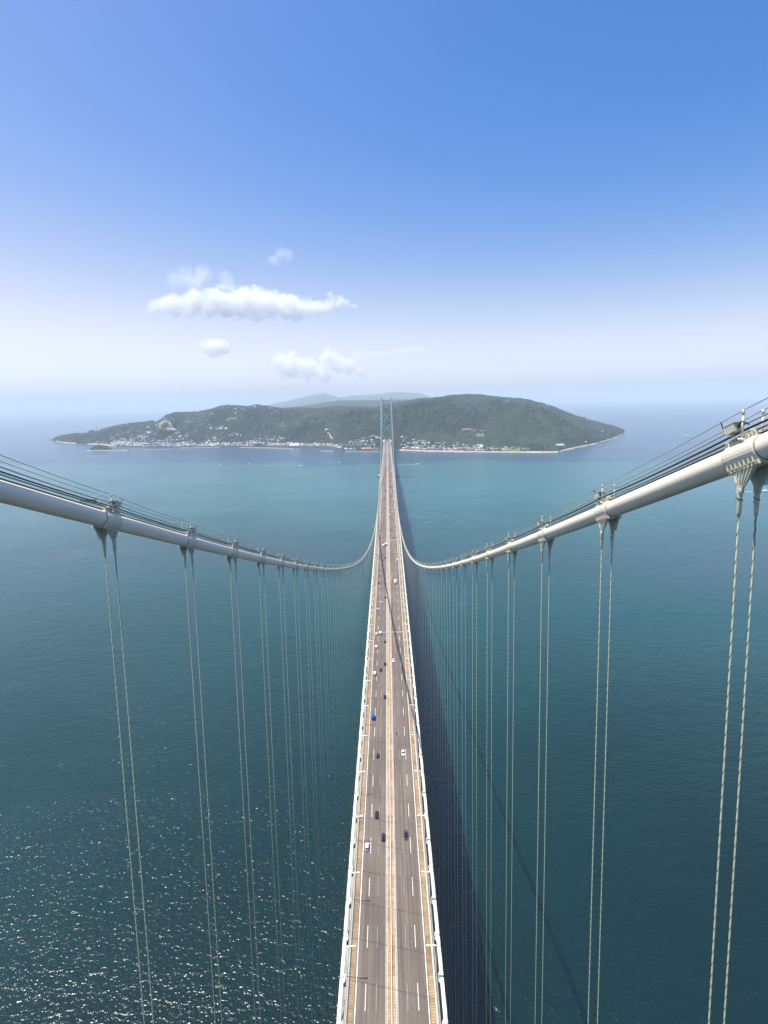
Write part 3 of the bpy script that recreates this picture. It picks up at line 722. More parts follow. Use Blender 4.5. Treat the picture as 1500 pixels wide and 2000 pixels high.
# the road: asphalt sheets and painted markings
def asphalt():
    m = bpy.data.materials.new('asphalt'); m.use_nodes = True; nt = m.node_tree; lk = nt.links.new; p = nt.nodes['Principled BSDF']
    tc = nd(nt, 'ShaderNodeTexCoord')
    def n_(scale, sx, sy, detail=4):
        mp = nd(nt, 'ShaderNodeMapping'); mp.inputs['Scale'].default_value = (sx, sy, 0); lk(tc.outputs['Object'], mp.inputs[0])
        n = nd(nt, 'ShaderNodeTexNoise'); n.inputs['Scale'].default_value = scale; n.inputs['Detail'].default_value = detail; lk(mp.outputs[0], n.inputs['Vector']); return n.outputs[0]
    a = nd(nt, 'ShaderNodeValToRGB'); lk(n_(1.1, 1, .012), a.inputs[0]); a.color_ramp.elements[0].position = .32; a.color_ramp.elements[1].position = .68
    a.color_ramp.elements[0].color = (.112, .092, .077, 1); a.color_ramp.elements[1].color = (.184, .152, .126, 1)
    b = nd(nt, 'ShaderNodeValToRGB'); lk(n_(.06, 1, .5), b.inputs[0]); b.color_ramp.elements[0].position = .35; b.color_ramp.elements[1].position = .65
    b.color_ramp.elements[0].color = (.80, .80, .82, 1); b.color_ramp.elements[1].color = (1.06, 1.04, 1.0, 1)
    mx = nd(nt, 'ShaderNodeMix', data_type='RGBA', blend_type='MULTIPLY'); mx.inputs[0].default_value = 1; lk(a.outputs[0], mx.inputs[6]); lk(b.outputs[0], mx.inputs[7])
    c = nd(nt, 'ShaderNodeValToRGB'); lk(n_(2.5, 1, .25, 6), c.inputs[0]); c.color_ramp.elements[0].position = .2; c.color_ramp.elements[1].position = .8
    c.color_ramp.elements[0].color = (.86, .86, .86, 1); c.color_ramp.elements[1].color = (1.1, 1.1, 1.1, 1)
    m3 = nd(nt, 'ShaderNodeMix', data_type='RGBA', blend_type='MULTIPLY'); m3.inputs[0].default_value = 1; lk(mx.outputs[2], m3.inputs[6]); lk(c.outputs[0], m3.inputs[7])
    lk(m3.outputs[2], p.inputs['Base Color']); p.inputs['Roughness'].default_value = .9; p.inputs['Specular IOR Level'].default_value = .3
    return m
ASPH = asphalt()
road = empty('road', (0, 0, 0)); tag(road, 'six-lane grey asphalt road along the middle of the bridge', 'road', kind='structure')
for sx in (-1, 1):
    a_, b_ = sorted((sx * 1.74, sx * 12.98)); mb = MB(); mb.strip(a_, b_, dy, deck_z, -.24, 0.0); mb.build('carriageway', ASPH, road)
    a_, b_ = sorted((sx * 12.30, sx * 12.62)); mb = MB(); mb.strip(a_, b_, dy, deck_z, -.01, .012); mb.build('edge_line', LINE, road)
    a_, b_ = sorted((sx * 1.95, sx * 2.10)); mb = MB(); mb.strip(a_, b_, dy, deck_z, -.01, .012); mb.build('edge_line', LINE, road)
d1 = MB(); d1.box((0, 0, .006), (.22, 8.2, .012)); d1m = d1.mesh('lane_dash', LINE)
d2 = MB(); d2.box((0, 0, .006), (.16, 8.2, .012)); d2m = d2.mesh('lane_dash', FADED)
drest = MB()
for k in range(-8, 142):
    y = 164 + k * 20.1; a = math.atan(slope(deck_z, y))
    if y > YEND - 10: break
    for x, mm in ((-9.08, d1m), (-5.35, d2m), (9.08, d1m), (5.4, d2m)):
        if 135 < y < 1650: link('lane_dash', mm, road, (x, y, float(deck_z(y))), (a, 0, 0))
        elif y >= 1650: drest.box((x, y, float(deck_z(y)) + .006), (.3, 8.2, .012), 0, Matrix.Rotation(a, 3, 'X'))
tag(drest.build('lane_dash', LINE, road), kind='stuff')
# pale transverse joints
for py in (1234.6, 1054.7):
    y = on_deck(757, py)[1]
    for sx in (-1, 1):
        mb = MB(); mb.box((sx * 7.3, y, float(deck_z(y)) + .016), (10.2, .55, .012)); mb.build('expansion_joint', LINE, road)

# ================================================================== STREET LAMPS on both edges of the deck
LAMPW = mat('lamp_white', (.84, .84, .84), .4)
pole = MB(); pole.tube([(0, 0, -.4), (0, 0, .6), (0, 0, 11.6)], [.16, .15, .09], 8); pole_me = pole.mesh('lamp_pole', PAINT, True)
arm = MB(); arm.beam((-.25, 0, 11.75), (2.15, 0, 12.0), .34, .13); arm_me = arm.mesh('lamp_arm', LAMPW)
head = MB(); head.box((2.75, 0, 12.02), (1.5, .46, .18), 0, None, .85); head_me = head.mesh('lamp_head', LAMPW)
one = MB()
for q in (pole, arm, head): one.add(q.v, q.f)
one_me = one.mesh('street_lamp', LAMPW)
for sx, side in ((-1, 'left'), (1, 'right')):
    for k in range(0, 99):
        y = 170.6 + 28.4 * k
        if y > YEND - 20 or abs(y - L) < 14: continue
        lab = '%s white-armed street lamp from the bottom along the %s edge of the bridge deck' % (ordinal(k + 1), side)
        loc = (sx * 15.95, y, float(deck_z(y)))
        if k < 26:
            o = empty('street_lamp', loc)
            for nm, m_ in (('lamp_pole', pole_me), ('lamp_arm', arm_me), ('lamp_head', head_me)): link(nm, m_, o)
        else: o = link('street_lamp', one_me, None, loc)
        if sx == 1: o.scale = (-1, 1, 1)
        tag(o, lab, 'street lamp', 'street lamps along the bridge deck')

# ================================================================== VEHICLES
TYRE = mat('tyre', (.015, .015, .016), .85); GLASS = mat('car_glass', (.02, .025, .035), .08, spec=.6)
LGLASS = mat('car_glass_sky', (.10, .15, .18), .08, spec=.8)
CP = {'black': mat('paint_black', (.010, .011, .016), .25, coat=.6), 'white': mat('paint_white', (.80, .80, .80), .3, coat=.4), 'dark blue': mat('paint_navy', (.02, .03, .07), .3, coat=.5),
      'blue': mat('paint_blue', (.015, .08, .34), .3, coat=.5), 'dark red': mat('paint_maroon', (.10, .02, .03), .3, coat=.5), 'yellow': mat('paint_yellow', (.80, .42, .02), .35, coat=.4),
      'silver': mat('paint_silver', (.45, .46, .47), .35, metal=.6), 'pale green': mat('paint_pale_green', (.38, .50, .42), .3, coat=.4), 'dark grey': mat('paint_grey', (.05, .055, .06), .3, coat=.5)}
def loft(mb, secs, mi=0):
    """sections across y: (y, half width, z bottom, z top)"""
    v = []; n_ = 8
    for (y, w, z0, z1) in secs:
        c = min(.14, w * .3, (z1 - z0) * .35)
        v += [(-w + c, y, z0), (w - c, y, z0), (w, y, z0 + c), (w, y, z1 - c), (w - c * 1.3, y, z1), (-w + c * 1.3, y, z1), (-w, y, z1 - c), (-w, y, z0 + c)]
    f = []
    for i in range(len(secs) - 1):
        for k in range(n_): f.append((i * n_ + k, i * n_ + (k + 1) % n_, (i + 1) * n_ + (k + 1) % n_, (i + 1) * n_ + k))
    f.append(tuple(range(n_))); f.append(tuple((len(secs) - 1) * n_ + k for k in range(n_))[::-1])
    mb.add(v, [q[::-1] for q in f], mi)
def vehicle_meshes(kind):
    P = {}
    if kind in ('sedan', 'hatchback', 'pickup'):
        ln = {'sedan': 2.3, 'hatchback': 2.05, 'pickup': 2.45}[kind]
        mb = MB(); loft(mb, [(-ln, .66, .42, .72), (-ln + .12, .82, .30, .84), (-ln * .62, .88, .24, .92), (0, .89, .22, .93), (ln * .45, .88, .24, .90), (ln - .45, .84, .26, .78), (ln - .08, .74, .34, .66), (ln, .60, .40, .58)]); P['body'] = mb
        if kind == 'sedan': g, r_ = [(-1.55, .70, .88, .95), (-.95, .72, .88, 1.38), (.15, .72, .88, 1.42), (1.0, .70, .86, .93)], (-.98, .16)
        elif kind == 'hatchback': g, r_ = [(-1.95, .72, .86, .98), (-1.62, .73, .88, 1.46), (.20, .73, .88, 1.50), (1.02, .70, .86, .93)], (-1.62, .22)
        else: g, r_ = [(-.55, .72, .88, 1.0), (-.42, .73, .88, 1.60), (.55, .73, .88, 1.62), (1.2, .70, .86, .95)], (-.42, .56)
        mb = MB(); loft(mb, g); P['windows'] = mb
        zt_ = {'sedan': 1.43, 'hatchback': 1.51, 'pickup': 1.63}[kind]
        mb = MB(); mb.box((0, (r_[0] + r_[1]) / 2, zt_), (1.16, r_[1] - r_[0], .05), 0, None, .92); P['roof'] = mb
        if kind == 'pickup':
            mb2 = MB(); mb2.box((0, -1.55, 1.0), (1.5, 1.5, .06)); P['tonneau'] = mb2
        mb = MB()
        for s in (-1, 1): mb.box((s * .60, ln - .10, .62), (.34, .12, .12))
        P['headlights'] = mb; wy = (-ln * .60, ln * .62); wr = .31
    elif kind == 'van':
        mb = MB(); loft(mb, [(-2.3, .80, .40, 1.80), (-2.2, .86, .28, 1.92), (.9, .86, .24, 1.96), (1.35, .86, .24, 1.88), (1.98, .84, .26, 1.05), (2.3, .76, .30, .86)]); P['body'] = mb
        mb = MB(); mb.add([(-.74, 1.40, 1.83), (.74, 1.40, 1.83), (.72, 1.98, 1.08), (-.72, 1.98, 1.08), (-.74, 1.36, 1.80), (.74, 1.36, 1.80), (.72, 1.92, 1.04), (-.72, 1.92, 1.04)], [(0, 3, 2, 1), (4, 5, 6, 7), (0, 1, 5, 4), (1, 2, 6, 5), (2, 3, 7, 6), (3, 0, 4, 7)])
        mb.box((0, -.4, 1.5), (1.735, 2.4, .42)); mb.box((0, -2.28, 1.5), (1.3, .12, .45)); P['windows'] = mb
        mb = MB()
        for s in (-1, 1): mb.box((s * .62, 2.22, .72), (.30, .12, .14))
        P['headlights'] = mb; wy = (-1.5, 1.5); wr = .33
    else:                                                   # truck
        mb = MB(); loft(mb, [(2.1, 1.02, .45, 2.45), (2.3, 1.08, .40, 2.55), (3.3, 1.08, .40, 2.50), (3.85, 1.06, .42, 1.35), (3.95, 1.0, .5, 1.1)]); P['body'] = mb
        mb = MB(); mb.add([(-.92, 3.40, 2.40), (.92, 3.40, 2.40), (.92, 3.83, 1.45), (-.92, 3.83, 1.45), (-.92, 3.34, 2.38), (.92, 3.34, 2.38), (.92, 3.77, 1.42), (-.92, 3.77, 1.42)], [(0, 3, 2, 1), (4, 5, 6, 7), (0, 1, 5, 4), (1, 2, 6, 5), (2, 3, 7, 6), (3, 0, 4, 7)]); P['windows'] = mb
        mb = MB(); loft(mb, [(-3.9, 1.10, .95, 3.15), (-3.85, 1.14, .92, 3.2), (1.75, 1.14, .92, 3.2), (1.8, 1.10, .95, 3.15)]); mb.box((0, -.8, .75), (.9, 6.4, .3)); P['cargo_box'] = mb
        mb = MB()
        for s in (-1, 1): mb.box((s * .75, 3.93, .75), (.35, .10, .18))
        P['headlights'] = mb; wy = (-2.6, 2.9); wr = .45
    wheels = []
    for s in (-1, 1):
        for y in wy: wheels.append((s * (.80 if kind != 'truck' else .98), y, wr))
    P['wheels'] = wheels; return P
VM = {k: vehicle_meshes(k) for k in ('sedan', 'hatchback', 'pickup', 'van', 'truck')}
vcache = {}
wheel_me = {}
HEADL = mat('lamp_lens', (.70, .72, .74), .15)
def vehicle(kind, colour, P, toward, label, full=True, cargo=None):
    ms = VM[kind]
    key = (kind, colour, cargo)
    if key not in vcache:
        d = {}
        for nm in ('body', 'windows', 'roof', 'tonneau', 'cargo_box', 'headlights'):
            if nm in ms:
                m_ = {'windows': GLASS, 'headlights': HEADL, 'cargo_box': CP[cargo or 'white'], 'tonneau': CP['dark grey']}.get(nm, CP[colour])
                d[nm] = ms[nm].mesh(nm, m_)
        j = MB(); used = []
        mats_ = [CP[colour], GLASS, CP[cargo or 'white'], TYRE]
        for nm, mi in (('body', 0), ('windows', 1), ('roof', 0), ('cargo_box', 2)):
            if nm in ms: j.add(ms[nm].v, ms[nm].f, mi)
        for x, y, r_ in ms['wheels']: j.box((x, y, r_), (.2, r_ * 1.8, r_ * 1.9), 3)
        d['joined'] = j.mesh('car', mats_); vcache[key] = d
    d = vcache[key]
    x, y, z = P; a = math.atan(slope(deck_z, y)); rot = (a, 0, 0) if not toward else (-a, 0, math.pi)
    name = {'truck': 'truck', 'van': 'van', 'pickup': 'pickup_truck'}.get(kind, 'car')
    if full:
        o = empty(name, (x, y, z + .012)); o.rotation_euler = rot
        for nm in ('body', 'windows', 'roof', 'tonneau', 'cargo_box', 'headlights'):
            if nm in d: link(nm, d[nm], o)
        r_ = ms['wheels'][0][2]
        if r_ not in wheel_me:
            w = MB(); w.tube([(-.11, 0, 0), (.11, 0, 0)], r_, 14); wheel_me[r_] = w.mesh('wheel', TYRE)
        for wx, wy_, wr in ms['wheels']: link('wheel', wheel_me[r_], o, (wx, wy_, wr))
    else:
        o = link(name, d['joined'], None, (x, y, z + .012), rot)
    tag(o, label, {'truck': 'truck', 'van': 'van', 'pickup': 'pickup'}.get(kind, 'car'), 'traffic on the bridge'); return o
CARS = [(735.8, 1590, 'sedan', 'black'), (748.8, 1633.8, 'sedan', 'black'), (717, 1653, 'hatchback', 'white'), (792.5, 1630, 'pickup', 'black'), (737.8, 1473.8, 'hatchback', 'dark grey'), (787.3, 1470, 'sedan', 'white'),
        (728.8, 1400.5, 'truck', 'dark grey', 'blue'), (752, 1359.8, 'hatchback', 'black'), (732, 1315.8, 'van', 'white'), (743.5, 1307.3, 'hatchback', 'black'), (752.6, 1295.7, 'sedan', 'black'), (768.5, 1289.3, 'sedan', 'white'),
        (734.8, 1263.8, 'van', 'white'), (751.9, 1252.5, 'hatchback', 'dark red'), (735.5, 1238.3, 'hatchback', 'white'), (743, 1236.5, 'van', 'white'), (737.6, 1189.3, 'hatchback', 'white'), (745.3, 1176.3, 'hatchback', 'white'),
        (753, 1166, 'sedan', 'black'), (739.8, 1138.9, 'hatchback', 'black'), (752.5, 1138.9, 'hatchback', 'black'), (772, 1138.4, 'truck', 'white', 'white'), (764.3, 1130.4, 'hatchback', 'yellow'), (746.9, 1094.4, 'sedan', 'black'),
        (741.4, 1086.9, 'sedan', 'black'), (753, 1088.8, 'hatchback', 'dark blue'), (775.7, 1093.6, 'van', 'white'), (748.2, 1066.9, 'truck', 'dark grey', 'white'), (753.8, 1064, 'truck', 'blue', 'white'), (768.5, 1064.5, 'hatchback', 'pale green'),
        (743, 1053, 'sedan', 'black'), (768, 1050.7, 'hatchback', 'dark blue'), (743.8, 1035.7, 'sedan', 'black'), (762.9, 1034.7, 'hatchback', 'blue'), (772.2, 1029, 'sedan', 'black'), (744.2, 1022.7, 'sedan', 'black'), (749.8, 1019.5, 'sedan', 'black'),
        (753.9, 1021.3, 'hatchback', 'white'), (761.6, 1017, 'hatchback', 'white'), (766.4, 1015.2, 'sedan', 'black'), (761.6, 1005.6, 'van', 'white'), (750.4, 1004.8, 'hatchback', 'white'), (746, 1000.3, 'sedan', 'dark grey'), (765.9, 1000.3, 'van', 'white'),
        (754, 997.6, 'hatchback', 'white'), (769.8, 994, 'van', 'white'), (750.4, 992.5, 'sedan', 'dark grey'), (745.9, 983.2, 'hatchback', 'white'), (768, 974.7, 'van', 'white'), (751, 973, 'van', 'black'), (747.2, 976, 'sedan', 'black'), (764.8, 970, 'van', 'black'),
        (751, 966.7, 'van', 'white'), (751, 956.8, 'van', 'black'), (764, 961.3, 'van', 'white'), (754.1, 959.2, 'van', 'black'), (767.5, 959.2, 'van', 'black'), (748.3, 947.5, 'van', 'black'), (760.6, 950.7, 'van', 'black'), (763.7, 950.7, 'van', 'black'),
        (766.7, 948, 'van', 'white'), (762.9, 938.9, 'van', 'black'), (748.5, 937.9, 'van', 'black'), (753.9, 936.8, 'van', 'white'), (762.7, 921.3, 'truck', 'white', 'white'), (752.5, 916, 'van', 'black'), (751.5, 909, 'van', 'white'), (762.1, 927.2, 'van', 'black')]
CARS.sort(key=lambda c: -c[1])
rank = {}
for c in CARS:
    px, py, kind, colour = c[:4]; x, y, z = on_deck(px, py, .7)
    toward = x > 0; side = 'right' if toward else 'left'
    lanes = np.array([3.65, 7.25, 10.8]); li = int(np.argmin(abs(lanes - abs(x))))
    x = np.sign(x) * min(max(abs(x), 3.0), 11.3)
    rank[(side, colour, kind)] = rank.get((side, colour, kind), 0) + 1; n_ = rank[(side, colour, kind)]
    lab = '%s %s in the %s carriageway, %s of its colour and kind from the bottom' % (colour, kind, side, ordinal(n_))
    if kind == 'truck': lab = '%s-cab truck with %s cargo box in the %s carriageway, %s' % (colour, c[4], side, {'blue': 'alone between lamps', 'white': 'beside another vehicle'}.get(c[4]) if py > 1000 else 'near the far tower')
    vo = vehicle(kind, colour, (x, y, z), toward, lab, y < 900, c[4] if len(c) > 4 else None)
    if kind == 'truck' and py > 1300: vo.scale = (.8, .66, .8)
# motorcycle with its rider
x, y, z = on_deck(774, 1432, .6)
mc = empty('motorcycle', (x, y, z)); mc.rotation_euler = (0, 0, math.pi + .1); tag(mc, 'black motorcycle in the right carriageway ahead of the white sedan', 'motorcycle', 'traffic on the bridge')
for wy in (-.72, .72):
    w = MB(); w.tube([(-.07, 0, 0), (.07, 0, 0)], .31, 14); w.build('wheel', TYRE, mc, loc=(0, wy, .31))
w = MB(); loft(w, [(-.75, .10, .70, .85), (-.3, .16, .45, .88), (.2, .18, .35, .98), (.55, .12, .60, .95)]); w.build('body', CP['black'], mc)
w = MB(); w.tube([(-.38, .42, 1.08), (0, .55, 1.0), (.38, .42, 1.08)], .025, 6); w.tube([(0, .58, .98), (0, .74, .31)], .04, 6); w.build('handlebar', CP['dark grey'], mc)
def skin_body(name, joints, edges, radii, m, parent=None):
    me_ = bpy.data.meshes.new(name); me_.from_pydata(joints, edges, []); me_.materials.append(m)
    o = link(name, me_, parent); md = o.modifiers.new('skin', 'SKIN')
    for i, r_ in enumerate(radii): me_.skin_vertices[0].data[i].radius = (r_, r_)
    me_.skin_vertices[0].data[0].use_root = True
    s = o.modifiers.new('sub', 'SUBSURF'); s.levels = 1; s.render_levels = 1; return o
J = [(0, -.25, .92), (0, -.12, 1.15), (0, .05, 1.38), (0, .10, 1.50), (.2, .05, 1.38), (.30, .22, 1.2), (.34, .42, 1.08), (-.2, .05, 1.38), (-.30, .22, 1.2), (-.34, .42, 1.08), (.2, .12, .80), (.22, -.15, .45), (-.2, .12, .80), (-.22, -.15, .45)]
rider = skin_body('person', J, [(0, 1), (1, 2), (2, 3), (2, 4), (4, 5), (5, 6), (2, 7), (7, 8), (8, 9), (0, 10), (10, 11), (0, 12), (12, 13)], [.17, .16, .17, .07, .09, .065, .05, .09, .065, .05, .10, .07, .10, .07], mat('jacket', (.02, .022, .026), .8))
rider.location = mc.location; rider.rotation_euler = mc.rotation_euler; tag(rider, 'person in dark clothes and helmet leaning forward on the motorcycle', 'person')
w = MB()
for i in range(6):
    pass
bm = bmesh.new(); bmesh.ops.create_uvsphere(bm, u_segments=12, v_segments=8, radius=.15); hm = bpy.data.meshes.new('helmet'); bm.to_mesh(hm); bm.free(); hm.materials.append(CP['black']); link('helmet', hm, rider, (0, .14, 1.63))

# ================================================================== BOATS
BOATW = mat('boat_white', (.80, .80, .80), .4); FOAM = mat('foam', (.62, .68, .70), .9, color2=(.12, .22, .27), scale=.12, stretch=(1, 1, 1), lo=.42, hi=.6)
def boat(px, py, ln, heading, label, hullm=BOATW, cargo=False, wake=0):
    P = on_sea(px, py); o = empty('boat' if not cargo else 'cargo_ship', (P[0], P[1], float(sea_z(P[0], P[1])))); o.rotation_euler = (0, 0, heading)
    w = ln * (.24 if not cargo else .17); h = ln * .10
    mb = MB(); v = []
    for z, k in ((-.4, .72), (h, 1.0)):
        for yy, ww in ((-.5, .42), (-.45, .48), (.15, .5), (.36, .36), (.5, .02)): v.append((-ww * w * k, yy * ln, z + (.25 * h if yy > .3 and z > 0 else 0)))
        for yy, ww in ((.5, .02), (.36, .36), (.15, .5), (-.45, .48), (-.5, .42)): v.append((ww * w * k, yy * ln, z + (.25 * h if yy > .3 and z > 0 else 0)))
    mb.add(v, [tuple(range(10)), tuple(range(10, 20))[::-1]] + [(k, 10 + k, 10 + (k + 1) % 10, (k + 1) % 10) for k in range(10)])
    mb.build('hull', hullm, o)
    mb = MB()
    if cargo: mb.box((0, -ln * .38, h + ln * .07), (w * .8, ln * .12, ln * .14)); mb.box((0, -ln * .38, h + ln * .16), (w * .4, ln * .05, ln * .05))
    else: mb.box((0, -ln * .05, h + ln * .055), (w * .62, ln * .34, ln * .11), 0, None, .85); mb.box((0, -ln * .02, h + ln * .13), (w * .4, ln * .16, ln * .05))
    mb.build('cabin', BOATW, o)
    if cargo:
        mb = MB(); mb.box((0, ln * .05, h + ln * .012), (w * .7, ln * .6, ln * .03)); mb.build('hatch_cover', mat('hatch', (.16, .10, .09), .7), o)
    tag(o, label, 'ship' if cargo else 'boat', 'boats on the strait')
    if wake:
        n_ = 40; V = []
        for i in range(n_):
            s = i / (n_ - 1); wd = ln * (.11 + .12 * s) * (1 - .6 * s) + ln * .05 * math.sin(i * 1.7)
            for k in (-1, -.3, .3, 1): V.append((k * wd, -ln * .45 - s * wake, .12 + .25 * (1 - s) * (1 - abs(k))))
        wk = link('wake', np_mesh('wake', np.array(V), grid_faces(n_, 4), FOAM, True)); wk.location = o.location; wk.rotation_euler = o.rotation_euler
        tag(wk, 'white foam trail behind the ' + label.split(' ')[0] + ' boat ' + ' '.join(label.split(' ')[-4:]), 'wake', kind='stuff')
boat(588, 909.5, 17, -math.pi / 2 - .05, 'white motorboat with a long foam trail, lower of two left of the bridge', wake=170)
boat(662, 903, 15, -math.pi / 2 - .1, 'small white motorboat with a short foam trail, upper of two near the far tower', wake=90)
boat(815, 907, 20, -math.pi / 2 + .05, 'white motorboat with foam trail just right of the far tower', wake=120)
boat(1343, 852, 34, .6, 'white ferry far out on the water right of the headland')
boat(1318, 869.5, 16, -.8, 'tiny pale boat below the white ferry right of the headland')
boat(428, 908, 9, .9, 'tiny white boat farthest left on the pale water band', wake=30)
boat(487, 906, 8, 1.4, 'tiny white boat between the far left one and the town')
boat(1183, 874, 12, 2.0, 'small boat with a curved trail close to the headland shore', wake=45)
boat(1496, 960, 26, -math.pi / 2, 'white cruiser cut by the right picture edge below the cable', wake=60)
boat(172, 979, 46, math.pi / 2 + .1, 'dark cargo ship behind the left cable wires', mat('ship_hull', (.05, .03, .06), .5), True)

# ================================================================== SHORE WORKS AND BUILDINGS ON THE ISLAND
def breakwater(p0, p1, h, w, label, m=CONC):
    A = on_sea(*p0); B = on_sea(*p1); d = Vector(B - A); d.z = 0; n_ = d.normalized(); side = Vector((-n_.y, n_.x, 0))
    o = empty('breakwater', tuple(A)); mb = MB(); ln = d.length
    v = []
    for s in np.linspace(0, 1, 14):
        c = n_ * (s * ln) + side * (6 * math.sin(s * 5))
        for q, z in ((-w * .8, -2), (-w * .5, h), (w * .5, h), (w * .8, -2)): v.append(c + side * q + Vector((0, 0, z)))
    f = [(i * 4 + k, i * 4 + k + 1, i * 4 + 5 + k, i * 4 + 4 + k) for i in range(13) for k in range(3)] + [(0, 1, 2, 3), (55, 54, 53, 52)]
    mb.add(v, f); mb.build('wall', m, o)
    mb = MB(); mb.tube([n_ * ln + Vector((0, 0, h)), n_ * ln + Vector((0, 0, h + 7))], [1.2, .8], 8); mb.build('beacon', WHITE, o)
    tag(o, label, 'breakwater', 'breakwaters along the shore')
breakwater((170, 880.5), (253, 880), 3.5, 24, 'dark breakwater at the foot of the wooded islet, leftmost')
breakwater((224, 880.5), (340, 877.8), 3.5, 12, 'long dark breakwater in front of the left end of the town')
breakwater((351, 875.6), (431, 874), 4, 14, 'grey quay wall in front of the middle of the town')
breakwater((470, 874), (577, 877), 4, 14, 'long breakwater right of the middle of the town')
breakwater((627, 881.2), (653, 882), 4, 12, 'short detached breakwater standing alone left of the far tower')
breakwater((676, 882.6), (741, 882.6), 4, 12, 'breakwater reaching behind the far tower leg')
# wooded islet
P = on_sea(196, 878.5); V = []; na_ = 30
mb = MB()
ringv = []
for j, (rr, zz) in enumerate(((62, -2), (54, 4), (46, 14), (34, 24), (16, 30))):
    for k in range(na_):
        w = 2 * math.pi * k / na_; q = rr * (1 + .12 * math.sin(3 * w + j) + .08 * random.uniform(-1, 1)); ringv.append((q * 1.25 * math.cos(w), q * .8 * math.sin(w), zz + random.uniform(-2.5, 2.5) * (j > 1)))
ringv.append((0, 0, 33))
mb.add(ringv, [(j * na_ + k, j * na_ + (k + 1) % na_, (j + 1) * na_ + (k + 1) % na_, (j + 1) * na_ + k) for j in range(4) for k in range(na_)] + [(4 * na_ + k, 4 * na_ + (k + 1) % na_, 5 * na_) for k in range(na_)])
tag(mb.build('islet', FOREST, loc=(P[0], P[1], float(sea_z(P[0], P[1])))), 'small round wooded islet at the left end of the town', 'islet', kind='structure')

WALLS = [mat('wall_white', (.74, .73, .70), .8), mat('wall_cream', (.60, .54, .44), .85), mat('wall_grey', (.42, .42, .42), .85), mat('wall_pinkish', (.62, .48, .42), .85)]
ROOFS = {'grey': mat('roof_grey', (.16, .16, .18), .7), 'pale': mat('roof_pale', (.55, .55, .55), .6), 'red': mat('roof_red', (.42, .14, .09), .7), 'blue': mat('roof_blue', (.10, .20, .36), .6), 'teal': mat('roof_teal', (.25, .48, .46), .6), 'brown': mat('roof_brown', (.24, .15, .10), .75)}
WINDOW = mat('window_dark', (.04, .05, .06), .2)
def house_mesh(wi, rc, flat):
    mb = MB(); mb.box((0, 0, .5), (1, 1, 1), 0)
    if flat: mb.box((0, 0, 1.04), (1.04, 1.04, .08), 1); mb.box((.2, .1, 1.16), (.3, .3, .18), 0)
    else:
        mb.add([(-.55, -.56, 1.0), (.55, -.56, 1.0), (.55, .56, 1.0), (-.55, .56, 1.0), (-.30, 0, 1.5), (.30, 0, 1.5)], [(0, 1, 5, 4), (1, 2, 5), (2, 3, 4, 5), (3, 0, 4), (3, 2, 1, 0)], 1)
    for k in (-.28, .0, .28):
        for zz in (.28, .72): mb.box((k, -.5, zz), (.14, .03, .2), 2)
    return mb.mesh('house', [WALLS[wi], ROOFS[rc], WINDOW])
HM_ = {}
house_rest = {}
hcount = 0
def put_house(x, y, z, w, d, h, rz, wi, rc, flat, label, group, single=True):
    key = (wi, rc, flat)
    if key not in HM_: HM_[key] = house_mesh(*key)
    if single:
        o = link('house', HM_[key], None, (x, y, z - .8), (0, 0, rz)); o.scale = (w, d, h + .8)
        tag(o, label, 'house', group)
    else:
        mbk = house_rest.setdefault(key, MB()); c, s = math.cos(rz), math.sin(rz)
        mbk.box((x, y, z + h / 2 - .4), (w, d, h + .8), 0, Matrix.Rotation(rz, 3, 'Z'))
        if flat: mbk.box((x, y, z + h + .12), (w * 1.04, d * 1.04, .3), 1, Matrix.Rotation(rz, 3, 'Z'))
        else:
            v = [(-.55, -.56, 0), (.55, -.56, 0), (.55, .56, 0), (-.55, .56, 0), (-.3, 0, .45), (.3, 0, .45)]
            mbk.add([(x + a * w * c - b_ * d * s, y + a * w * s + b_ * d * c, z + h + e_ * h) for a, b_, e_ in v], [(0, 1, 5, 4), (1, 2, 5), (2, 3, 4, 5), (3, 0, 4)], 1)
def scatter_town(t0, t1, n, dmin, dmax, near, zone, weights, nsingle, power=1.6, big=1.0):
    cand = []
    tries = 0
    while len(cand) < n and tries < n * 30:
        tries += 1
        t = random.uniform(t0, t1); yc_ = float(np.interp(t, coast_t, coast_y)); y = yc_ + dmin + (dmax - dmin) * random.random() ** power; x = C[0] + t * (y - C[1])
        if float(vnoise(np.array([x / 140.]), np.array([y / 90.]), 66)[0]) < .26: continue
        w = random.uniform(9, 17) * big; d = random.uniform(8, 13) * big
        if any((x - q[0]) ** 2 + (y - q[1]) ** 2 < (.42 * (w + q[2])) ** 2 for q in cand[-400:]): continue
        cand.append((x, y, w, d, t))
    cand.sort(key=lambda q: q[1])
    for i, (x, y, w, d, t) in enumerate(cand):
        z = float(island_h(np.array([t]), np.array([y]))[0] + sea_z(x, y)); flat = random.random() < .28
        h = random.uniform(5, 8.5) * (1.5 if flat and random.random() < .4 else 1)
        rc = random.choices(list(weights), list(weights.values()))[0]; wi = random.choices((0, 1, 2, 3), (5, 3, 2, 2))[0]
        wc = ('white', 'cream', 'grey', 'pinkish')[wi]
        put_house(x, y, z, w, d, h, random.uniform(-.5, .5), wi, rc, flat, '%s-walled house with %s %s roof in the %s' % (wc, rc, 'flat' if flat else 'pitched', zone), 'houses in the ' + zone, i < nsingle)
mixed = {'grey': 5, 'pale': 4, 'red': 1, 'blue': 1.2, 'brown': 1.5}
bright = {'grey': 3, 'pale': 3, 'red': 2, 'blue': 2, 'teal': 1.2, 'brown': 1}
scatter_town(-.53, -.36, 470, 22, 420, 0, 'left end of the harbour town', mixed, 75)
scatter_town(-.36, -.17, 460, 20, 330, 0, 'middle of the harbour town', mixed, 80)
